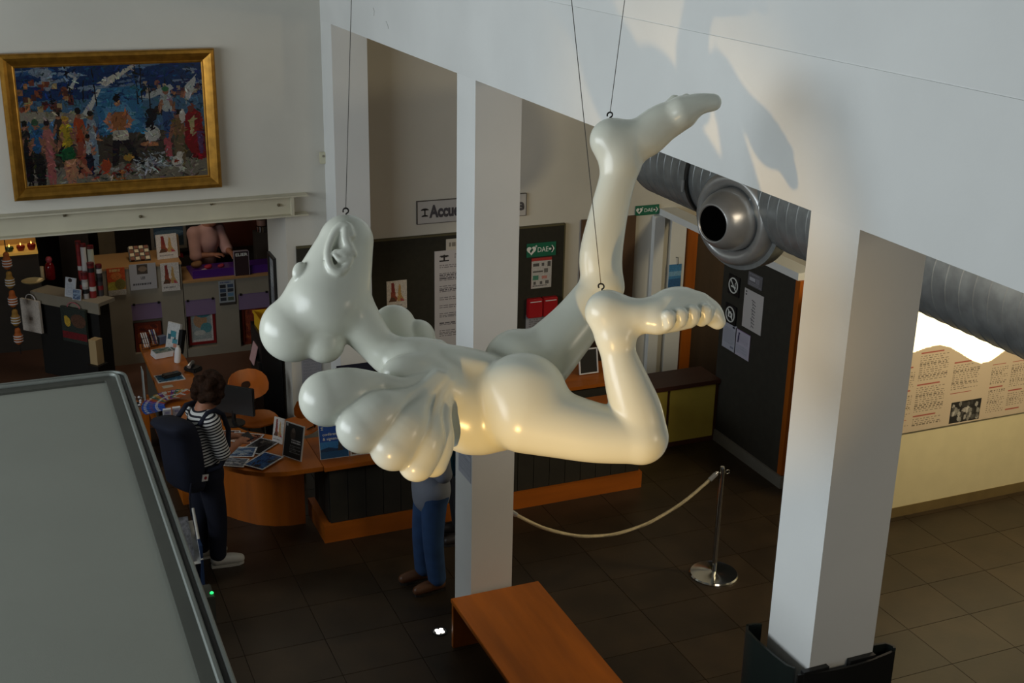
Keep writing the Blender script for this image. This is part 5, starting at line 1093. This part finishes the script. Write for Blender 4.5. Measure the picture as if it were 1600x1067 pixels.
# bags hung on the counter front
def hung(name, cv, px0, py0, px1, py1, label, loops):
    z0 = 1.0; T = (np.array([px0, px1])-50)/100.; c0, c1 = a+(b-a)*T[0], a+(b-a)*T[1]; q = (c0+c1)/2-V(0, 0, .07); n = -nb; w = np.linalg.norm(c1-c0); hgt = (py1-py0)/128.
    o = thing(name, label, 'bag', tuple(q-V(0, 0, hgt))); cc = q+n*.03-V(0, 0, hgt/2+.02)
    sheet('bag_face', cv, cc+n*.02, d, (0, 0, 1), w, hgt, .03, None, o)
    pts = [q+d*w*.25*math.cos(t_)+n*.03+V(0, 0, -.02+.06*math.sin(t_)) for t_ in np.linspace(0, PI, 10)]; obj('bag_handle', tube(pts, .006, 6), loops, o)
hung('paper_bag', Cv(20, 30, (206, 196, 184)).rect(.4, .55, .6, .62, (150, 140, 130)).noise(.03), 34, 463, 64, 512, 'cream paper bag hanging from the shop counter', M_PAPER)
cv = Cv(40, 44, (44, 52, 46)); cv.ell(.25, .42, .12, .14, (196, 160, 50)).ell(.2, .34, .08, .1, (196, 160, 50)).rect(0, .7, 1, .9, (110, 22, 28)).ell(.7, .35, .3, .2, (90, 60, 44)).noise(.1)
hung('printed_bag', cv, 98, 472, 136, 524, 'dark printed bag with a yellow heart hanging from the shop counter', mat('pink_cord', (180, 100, 110), .6))
p = onctr(146, 490)-nb*.05; tag(obj('carton', rbox((p[0]+.02, p[1]-.1, .62), d, nb, (0, 0, 1), .1, .1, .28), mat('tan_carton', (176, 150, 108), .7)), 'tan carton with a white label in front of the shop counter', 'carton')
tag(obj('carton_stand', rbox((p[0]+.02, p[1]-.1, .24), d, nb, (0, 0, 1), .16, .16, .475), M_BLACK), 'black stand carrying the tan carton', 'stand')
# garland of toy fish at the far left
c = pZ(12, 420, 1.35); o = thing('toy_garland', 'hanging garland of orange and black striped toy figures', 'garland', (c[0], c[1], .35))
obj('cord', tube([(c[0], c[1], 1.75), (c[0]+.03, c[1], .35)], .006, 6), M_BLACK, o)
for k in range(5):
    z = 1.42-k*.22; m_ = mat('toy_orange', (176, 92, 34), .7) if k % 2 == 0 else mat('toy_ochre', (160, 120, 50), .7)
    g = solid('toy_figure', ell((c[0]+.006*k, c[1], z), (.05, .04, .08)) + ell((c[0]+.006*k, c[1], z+.09), (.032, .032, .035), .02), .009, m_, o)
    for j in range(3): obj('stripe', lathe([(.052, -.006), (.052, .006)], (c[0]+.006*k, c[1], z-.03+j*.03), (0, 0, 1), 12), M_PAPER, g)
# candle shelf, back wall pictures and shelves
o = thing('lit_shelf', 'warmly lit glass shelf at the back of the shop', 'shelf', (.1, 15.6, 1.25)); a, b = pY(-8, 392, 15.5), pY(58, 386, 15.5)
zS = a[2]-.02; obj('shelf_board', B((a[0]-.3, b[0], 15.4, 15.8, zS-.03, zS)), mat('amber_glass', (196, 150, 70), .3, emit=.35), o); obj('shelf_back', B((a[0]-.3, b[0], 15.8, 15.82, zS-.03, zS+.5)), mat('amber_panel', (180, 140, 76), .6), o); obj('support', B((a[0]-.3, b[0], 15.45, 15.78, 0, zS-.031)), M_SHOPW, o)
lamp('candle_shelf_lamp', 'POINT', (.15, 15.55, zS+.35), 1.6, (1, .74, .36), shadow_soft_size=.05)
for k, (px, lab) in enumerate(((14, 'dark green candle pot on the lit shelf'), (32, 'red candle pot on the lit shelf beside the green one'), (49, 'tall red candle pot at the end of the lit shelf'))):
    p = pY(px, 384, 15.5); c = (p[0], 15.5, zS+.001); o2 = thing('candle_pot', lab, 'candle pot', c, 'candle pots on the lit shelf')
    obj('pot', lathe([(.001, 0), (.035, 0), (.05, .03+.01*k), (.046, .05+.01*k), (.04, .045+.01*k), (.001, .04+.01*k)], c, (0, 0, 1), 18), mat('pot_%d' % (k > 0), (30, 60, 36) if k == 0 else (130, 24, 16), .3), o2, smooth='auto')
    obj('flame', lathe([(.001, .05+.01*k), (.007, .062+.01*k), (.001, .085+.01*k)], c, (0, 0, 1), 8), mat('flame', (255, 190, 90), .5, emit=4.), o2)
cv = Cv(60, 36, (60, 84, 104)); cv.rect(0, .55, 1, 1, (40, 52, 60)).ell(.5, .3, .5, .14, (96, 120, 136)).poly([(0, .6), (.4, .42), (.7, .56), (1, .46), (1, .7), (0, .7)], (36, 50, 54)).noise(.06)
picture(234, 352, 292, 386, 15.9, cv, mat('pale_frame', (120, 112, 100), .5), 'pale framed landscape picture at the back of the shop', fw=.035)
tag(obj('picture_shelf', B((1.2, 3.4, 15.9, 16.2, 0, .86)), M_SHOPW), 'long dark shelf unit under the picture at the back of the shop', 'shelf')
for k, (x0, x1, z1, col, lab) in enumerate(((1.22, 1.42, 1.5, (96, 80, 56), 'tan cloth hanging at the back of the shop'), (2.75, 3.35, 1.75, (96, 42, 22), 'rust coloured cloth hanging at the back of the shop'), (.75, 1.1, 1.55, (44, 34, 28), 'dark brown cloth hanging at the back of the shop'))):
    tag(obj('wall_hanging', B((x0, x1, 16.25, 16.3, 0, z1)), mat('panel_%d' % k, col, .7, var=.2, scale=5)), lab, 'hanging')
p = pY(258, 395, 15.3); tag(obj('red_book', rbox((p[0]-.25, 15.95, .92), (1, 0, 0), (0, 1, 0), (0, 0, 1), .3, .2, .05) if False else rbox((2.05, 16.02, .885), (1, .1, 0), (-.1, 1, 0), (0, 0, 1), .3, .22, .045), mat('red_cloth', (130, 22, 28), .7)), 'red book lying on the dark shelf unit', 'book')
# ================================================================== people
def human(label, J, f, cloth, top_m, low_m, shoe_m, hair, loc, sleeve=.6, loose=.012, h=.0065, top_xtra=None, hem=.02):
    """J: joints in metres; f: unit facing direction in plan; sleeve: share of the arm (0..2) that is covered"""
    o = thing('person', label, 'person', loc); f = V(*f, 0); s = V(-f[1], f[0], 0); Z = V(0, 0, 1)      # s: the person's left
    g = {k: V(*v) for k, v in J.items()}; P4 = lambda p, r: (*p, r)
    hd = g['head']; hf = V(*J.get('look', tuple(f))); hf = hf/np.linalg.norm(hf); hs = np.cross(Z, hf); hs /= np.linalg.norm(hs); hu = np.cross(hf, hs)
    skin = ell(hd, (.098, .075, .12), 0, hf) + ell(hd-hu*.06+hf*.02, (.07, .055, .065), .03, hf)
    skin += chain([P4(hd+hf*.095+hu*.01, .010), P4(hd+hf*.115-hu*.025, .014)], 0, .012)                   # nose
    skin += ell(hd+hf*.09-hu*.06, (.014, .028, .009), .008, hf)                                            # mouth
    for q in (-1, 1):
        skin += ell(hd+hs*q*.078-hu*.005, (.022, .010, .032), .006, hf) + ell(hd+hf*.082+hs*q*.032+hu*.015, (.012,)*3, .006)
    skin += chain([P4(hd-hu*.07-hf*.01, .055), P4(g['neck'], .058)], 0, .02)
    tor = [(g['pelvis'], .125), (g['pelvis']*.5+g['chest']*.5, .112), (g['chest'], .125)]
    skin += chain([P4(p, r) for p, r in tor], 0, .03) + chain([P4(g['chest'], .11), P4(g['neck'], .06)], 0, .04)
    skin += chain([P4(g['sl'], .055), P4(g['sr'], .055)], 0, .05) + chain([P4(g['hl'], .09), P4(g['hr'], .09)], 0, .05)
    for k in 'lr':
        sh, eb, wr = g['s'+k], g['e'+k], g['w'+k]; skin += chain([P4(sh, .05), P4(eb, .04)], 0, .03) + chain([P4(eb, .04), P4(eb*.6+wr*.4, .038), P4(wr, .026)], 0, .012)
        d = wr-eb; d /= np.linalg.norm(d); pn = V(*J.get('palm', (0, 0, -1))); sd = np.cross(d, pn); sd /= np.linalg.norm(sd); pn = np.cross(sd, d); q = 1 if k == 'l' else -1; sd = sd*q
        pc = wr+d*.055; skin += ell(pc, (.05, .04, .017), .014, d) if False else chain([P4(wr, .024), P4(pc-sd*.018, .017), P4(pc-sd*.02+d*.03, .013)], 0, .015) + chain([P4(wr, .022), P4(pc+sd*.018, .017), P4(pc+sd*.02+d*.03, .013)], 0, .015)
        for i, L in enumerate((.062, .075, .078, .066)):
            b0 = wr+d*.085+sd*(.03-.02*i); skin += chain([P4(b0-d*.02, .0095), P4(b0+d*L*.5+pn*.008, .009), P4(b0+d*L*.8+pn*.032, .0075)], 0, .004)
        skin += chain([P4(wr+d*.03+sd*.03, .012), P4(wr+d*.06+sd*.055+pn*.012, .0105), P4(wr+d*.095+sd*.05+pn*.03, .009)], 0, .006)
        hp, kn, an = g['h'+k], g['k'+k], g['a'+k]; skin += chain([P4(hp, .088), P4(kn, .06)], 0, .03) + chain([P4(kn, .06), P4(kn*.65+an*.35, .056), P4(an, .038)], 0, .012) + chain([P4(an, .038), P4(g['q'+k]*.8+g['t'+k]*.2+Z*.045, .03)], 0, .01) + chain([P4(an-Z*.03, .03), P4(g['q'+k]*.35+g['t'+k]*.65+Z*.045, .02)], 0, .01)
    solid('body', skin, h, M_SKIN, o)
    tp = chain([P4(g['pelvis']-Z*hem, .13+loose), P4(g['pelvis']*.5+g['chest']*.5, .12+loose), P4(g['chest'], .128+loose)]) + chain([P4(g['chest'], .118+loose), P4(g['neck']-Z*.04, .055+loose)], 0, .04) + chain([P4(g['sl'], .06+loose), P4(g['sr'], .06+loose)], 0, .05)
    for k in 'lr':
        sh, eb, wr = g['s'+k], g['e'+k], g['w'+k]
        if sleeve <= 1: tp += chain([P4(sh, .056+loose), P4(sh*(1-sleeve)+eb*sleeve, .05+loose)], 0, .03)
        else: tp += chain([P4(sh, .056+loose), P4(eb, .048+loose)], 0, .03) + chain([P4(eb, .048+loose), P4(eb*(2-sleeve)+wr*(sleeve-1), .038+loose)], 0, .015)
    if hem > .1: tp += chain([P4(g['hl']+Z*.02, .102+loose), P4(g['hr']+Z*.02, .102+loose)], 0, .05)
    solid('top', tp, h*1.15, top_m, o)
    tr_ = chain([P4(g['hl'], .105+loose*.5), P4(g['hr'], .105+loose*.5)]) + chain([P4(g['pelvis'], .126+loose*.6), P4(g['pelvis']-Z*.06, .125)], 0, .05)
    for k in 'lr': tr_ += chain([P4(g['h'+k], .1+loose*.4), P4(g['k'+k], .072+loose*.7), P4(g['a'+k]+Z*.03, .05+loose*1.2)], 0, .03)
    solid('trousers', tr_, h*1.2, low_m, o)
    for k in 'lr':
        q, t_ = g['q'+k], g['t'+k]; d = (t_-q)/np.linalg.norm(t_-q); sh = solid('shoe', chain([P4(q+d*.02+Z*.06, .046), P4(q*.45+t_*.55+Z*.058, .048), P4(t_-d*.035+Z*.046, .040)]) + chain([P4(q+d*.03+Z*.07, .046), P4(g['a'+k]+Z*.015, .048)], 0, .02), h*.9, shoe_m, o)
        n = V(-d[1], d[0], 0); ring = [q+d*(-.02)+n*.03, q+d*(-.026), q+d*(-.02)-n*.03, (q+t_)/2-n*.043, t_-d*.05-n*.043, t_-d*.01-n*.022, t_+d*.0, t_-d*.01+n*.022, t_-d*.05+n*.043, (q+t_)/2+n*.043]
        obj('sole', prism([p[:2] for p in ring], .0, .022), mat('sole_'+shoe_m.name, (196, 194, 186) if shoe_m is M_SHOEW else (30, 24, 20), .7), sh)
    if hair: solid('hair', hair(hd, hf, hs, hu), .008, M_HAIR, o)
    return o
def bob(hd, hf, hs, hu):
    return ell(hd-hf*.018+hu*.025, (.112, .092, .12), 0, hf) + ell(hd-hf*.05-hu*.03, (.075, .088, .09), .03, hf) + [(*p, 'sub') for p in ell(hd+hf*.10-hu*.05, (.07, .075, .09), .01, hf)]
def curls(hd, hf, hs, hu):
    r = random.Random(5); out = ell(hd-hf*.02+hu*.03, (.118, .105, .125), 0, hf)
    for k in range(60):
        q = r.uniform(0, 2*PI); t = r.uniform(-.75, 1); c = math.sqrt(max(0, 1-t*t)); v = hf*c*math.cos(q)-0*hf+hs*c*math.sin(q)+hu*t
        if v@hf > .35 and t < .55: continue
        out += ell(hd-hf*.025+hu*.025+v*V(1, 1, 1)*.118, (r.uniform(.025, .045),)*3, .012)
    return out
# striped cotton for the woman's top
m = bpy.data.materials.new('navy_white_striped_cotton'); m.use_nodes = True; nt = m.node_tree; b = nt.nodes['Principled BSDF']; b.inputs['Roughness'].default_value = .85
tc = nt.nodes.new('ShaderNodeNewGeometry'); sp = nt.nodes.new('ShaderNodeVectorMath'); sp.operation = 'DOT_PRODUCT'; sp.inputs[1].default_value = (-.25, 0, .97)
dv = nt.nodes.new('ShaderNodeMath'); dv.operation = 'DIVIDE'; dv.inputs[1].default_value = .0265; fr = nt.nodes.new('ShaderNodeMath'); fr.operation = 'FRACT'
gt = nt.nodes.new('ShaderNodeMath'); gt.operation = 'GREATER_THAN'; gt.inputs[1].default_value = .55; mx = nt.nodes.new('ShaderNodeMix'); mx.data_type = 'RGBA'
mx.inputs['A'].default_value = (*lin((222, 222, 220)), 1); mx.inputs['B'].default_value = (*lin((22, 24, 36)), 1)
nt.links.new(tc.outputs['Position'], sp.inputs[0]); nt.links.new(sp.outputs['Value'], dv.inputs[0]); nt.links.new(dv.outputs[0], fr.inputs[0]); nt.links.new(fr.outputs[0], gt.inputs[0]); nt.links.new(gt.outputs[0], mx.inputs['Factor']); nt.links.new(mx.outputs['Result'], b.inputs['Base Color'])
M_STRIPE = m
# --- woman at the desk, facing +X
Jw = dict(head=(1.475, 9.56, 1.555), look=(.9, .12, -.42), neck=(1.40, 9.56, 1.41), chest=(1.385, 9.56, 1.24), pelvis=(1.37, 9.56, .90), sl=(1.40, 9.715, 1.335), sr=(1.38, 9.405, 1.335), el=(1.50, 9.76, 1.06), er=(1.455, 9.385, 1.045), wl=(1.70, 9.70, 1.03), wr=(1.655, 9.50, 1.05), palm=(0, .1, -1),
          hl=(1.36, 9.635, .86), hr=(1.375, 9.485, .86), kl=(1.36, 9.655, .46), kr=(1.415, 9.485, .46), al=(1.325, 9.665, .09), ar=(1.425, 9.48, .09), ql=(1.28, 9.665, 0), qr=(1.385, 9.48, 0), tl=(1.53, 9.69, 0), tr=(1.635, 9.47, 0))
def turn(p, c=(1.40, 9.56), a=math.radians(17)): x, y = p[0]-c[0], p[1]-c[1]; return (c[0]+x*math.cos(a)-y*math.sin(a), c[1]+x*math.sin(a)+y*math.cos(a), p[2])
for k_ in list(Jw):
    if k_ in ('look', 'palm'): Jw[k_] = turn(Jw[k_], (0, 0))
    elif k_[0] not in 'aqt': Jw[k_] = turn(Jw[k_])
Jw['head'] = (Jw['head'][0]+.0, Jw['head'][1], 1.525)
human('woman in a striped top and dark trousers bending over leaflets at the desk', Jw, turn((1, 0, 0), (0, 0))[:2], None, M_STRIPE, M_NAVYT, M_SHOEW, curls, (1.42, 9.56, 0), sleeve=.95, loose=.016)
p = V(*turn((1.78, 9.60, 1.03))); tag(obj('notebook', rbox(p, (.9, .1, .3), (-.1, .95, 0), (-.3, 0, .95), .10, .15, .012), mat('dark_notebook', (30, 32, 44), .6)), 'small dark notebook held by the woman at the desk', 'notebook')
# her backpack
bp = thing('backpack', 'navy roll top backpack with a white patch on the woman\'s back', 'backpack', (1.15, 9.56, .78)); bm = bmesh.new(); rings = []
for cx, z, hx, hy in ((1.20, .775, .03, .08), (1.19, .785, .085, .14), (1.175, .84, .115, .165), (1.16, 1.05, .125, .17), (1.145, 1.22, .122, .168), (1.12, 1.31, .12, .172), (1.09, 1.365, .13, .178), (1.09, 1.39, .11, .175), (1.10, 1.395, .03, .1)):
    ring = []
    for k in range(20):
        q = 2*PI*k/20; c, s_ = math.cos(q), math.sin(q); ring.append(bm.verts.new((cx+hx*math.copysign(abs(c)**.6, c), 9.56+hy*math.copysign(abs(s_)**.6, s_), z+.08*(-(math.copysign(abs(c)**.6, c)))*hx/.13*(1 if 1.0 < z < 1.2 else .45)*.3)))
    rings.append(ring)
for a_, b_ in zip(rings, rings[1:]):
    for k in range(20): bm.faces.new((a_[k], a_[(k+1) % 20], b_[(k+1) % 20], b_[k]))
bm.faces.new(rings[0][::-1]); bm.faces.new(rings[-1]); obj('bag_body', bm, M_NAVY, bp, smooth=True)
for sy in (9.43, 9.69):
    bm = bmesh.new(); pts = [(1.24, sy, 1.34), (1.33, sy-.005, 1.425), (1.40, sy-.01, 1.425), (1.475, sy-.01, 1.37), (1.515, sy-.02, 1.22), (1.49, sy-.03 if sy < 9.5 else sy+.03, 1.05), (1.36, sy-.075 if sy < 9.5 else sy+.075, .96), (1.26, sy-.02 if sy < 9.5 else sy+.02, .94)]
    tube(pts, .021, 8, bm); obj('strap', bm, M_NAVY, bp, smooth=True)
pp = (1.235, 9.392, .90); pa_ = obj('patch', rbox(pp, (.97, 0, -.25), (0, 1, 0), (.25, 0, .97), .06, .006, .055), M_PAPER, bp); obj('patch_mark', lathe([(.014, 0), (.014, .002), (.001, .002)], (pp[0], pp[1]-.0045, pp[2]), (0, -1, 0), 12), mat('red_mark', (150, 24, 34), .6), pa_)
obj('hanging_strap', tube([(1.10, 9.40, .9), (1.075, 9.40, .78), (1.08, 9.40, .62)], .007, 6), M_NAVY, bp)
for ch_ in bp.children_recursive:
    c_ = Vector((1.40, 9.56, 0))-bp.location; ch_.data.transform(Matrix.Translation(c_) @ Matrix.Rotation(math.radians(30), 4, 'Z') @ Matrix.Translation(-c_))
# --- man in jeans behind the big hand of the sculpture, facing -X
def standing(x, y, f, hgt, off=(0, 0, 0, 0)):
    f = V(*f, 0); s = V(-f[1], f[0], 0); k = hgt/1.75; b = V(x, y, 0); J = {}
    for n, (a, l, z) in dict(head=(.03, 0, 1.62), neck=(.0, 0, 1.47), chest=(0, 0, 1.28), pelvis=(0, 0, .95), sl=(0, .16, 1.40), sr=(0, -.16, 1.40), el=(-.02, .21, 1.12), er=(-.02, -.2, 1.12), wl=(.13, .10, 1.24), wr=(.13, -.10, 1.26), hl=(0, .08, .90), hr=(0, -.08, .90), kl=(.02+off[0]/2, .09, .49), kr=(.02+off[1]/2, -.09, .49), al=(off[0]-.01, .1, .09), ar=(off[1]-.01, -.1, .09), ql=(off[0]-.055, .1, 0), qr=(off[1]-.055, -.1, 0), tl=(off[0]+.205, .115, 0), tr=(off[1]+.205, -.115, 0)).items():
        J[n] = tuple(b+f*a*k+s*l*k+V(0, 0, z*k))
    return J
human('person in blue jeans, grey shirt and brown shoes standing by the column', standing(2.985, 8.56, (-1, -.05), 1.70, (.0, .04)), (-1, -.05), None, M_GREYSHIRT, M_JEAN, M_SHOEB, bob, (2.95, 8.56, 0), sleeve=1.6, loose=.02, hem=.105)
tb_ = thing('shoulder_bag', 'teal backpack worn by the person in blue jeans', 'backpack', (3.13, 8.56, 1.0))
obj('bag_body', rbox((3.175, 8.55, 1.19), (1, 0, 0), (0, 1, 0), (0, 0, 1), .13, .28, .40), M_TEAL, tb_, bevel=.04, smooth=True)
for sy in (8.46, 8.66): obj('strap', tube([(3.13, sy, 1.36), (3.02, sy, 1.43), (2.93, sy, 1.42), (2.83, sy, 1.34), (2.81, sy, 1.2)], .018, 6), M_TEAL, tb_, smooth=True)
human('person in black clothes and dark shoes standing behind the column', standing(3.50, 9.22, (-1, .1), 1.62), (-1, .1), None, M_BLKCLOTH, M_BLKCLOTH, mat('dark_shoe', (36, 30, 28), .5), bob, (3.5, 9.22, 0), sleeve=1.8, loose=.02, hem=.06)
# --- shop assistant leaning over the low cabinet
Js = standing(2.40, 15.52, (.35, -.94), 1.66); Js.update(neck=(2.45, 15.38, 1.40), head=(2.50, 15.33, 1.53), chest=(2.43, 15.42, 1.20), sl=(2.59, 15.48, 1.31), sr=(2.28, 15.36, 1.31), el=(2.68, 15.42, 1.06), er=(2.27, 15.26, 1.05), wl=(2.70, 15.22, 1.06), wr=(2.46, 15.22, 1.06), palm=(0, 0, -1))
human('shop assistant in a pale pink shirt reaching over the purple display tray', Js, (.35, -.94), None, M_PINK, M_BLKCLOTH, M_SHOEB, bob, (2.40, 15.52, 0), sleeve=1.1, loose=.024)
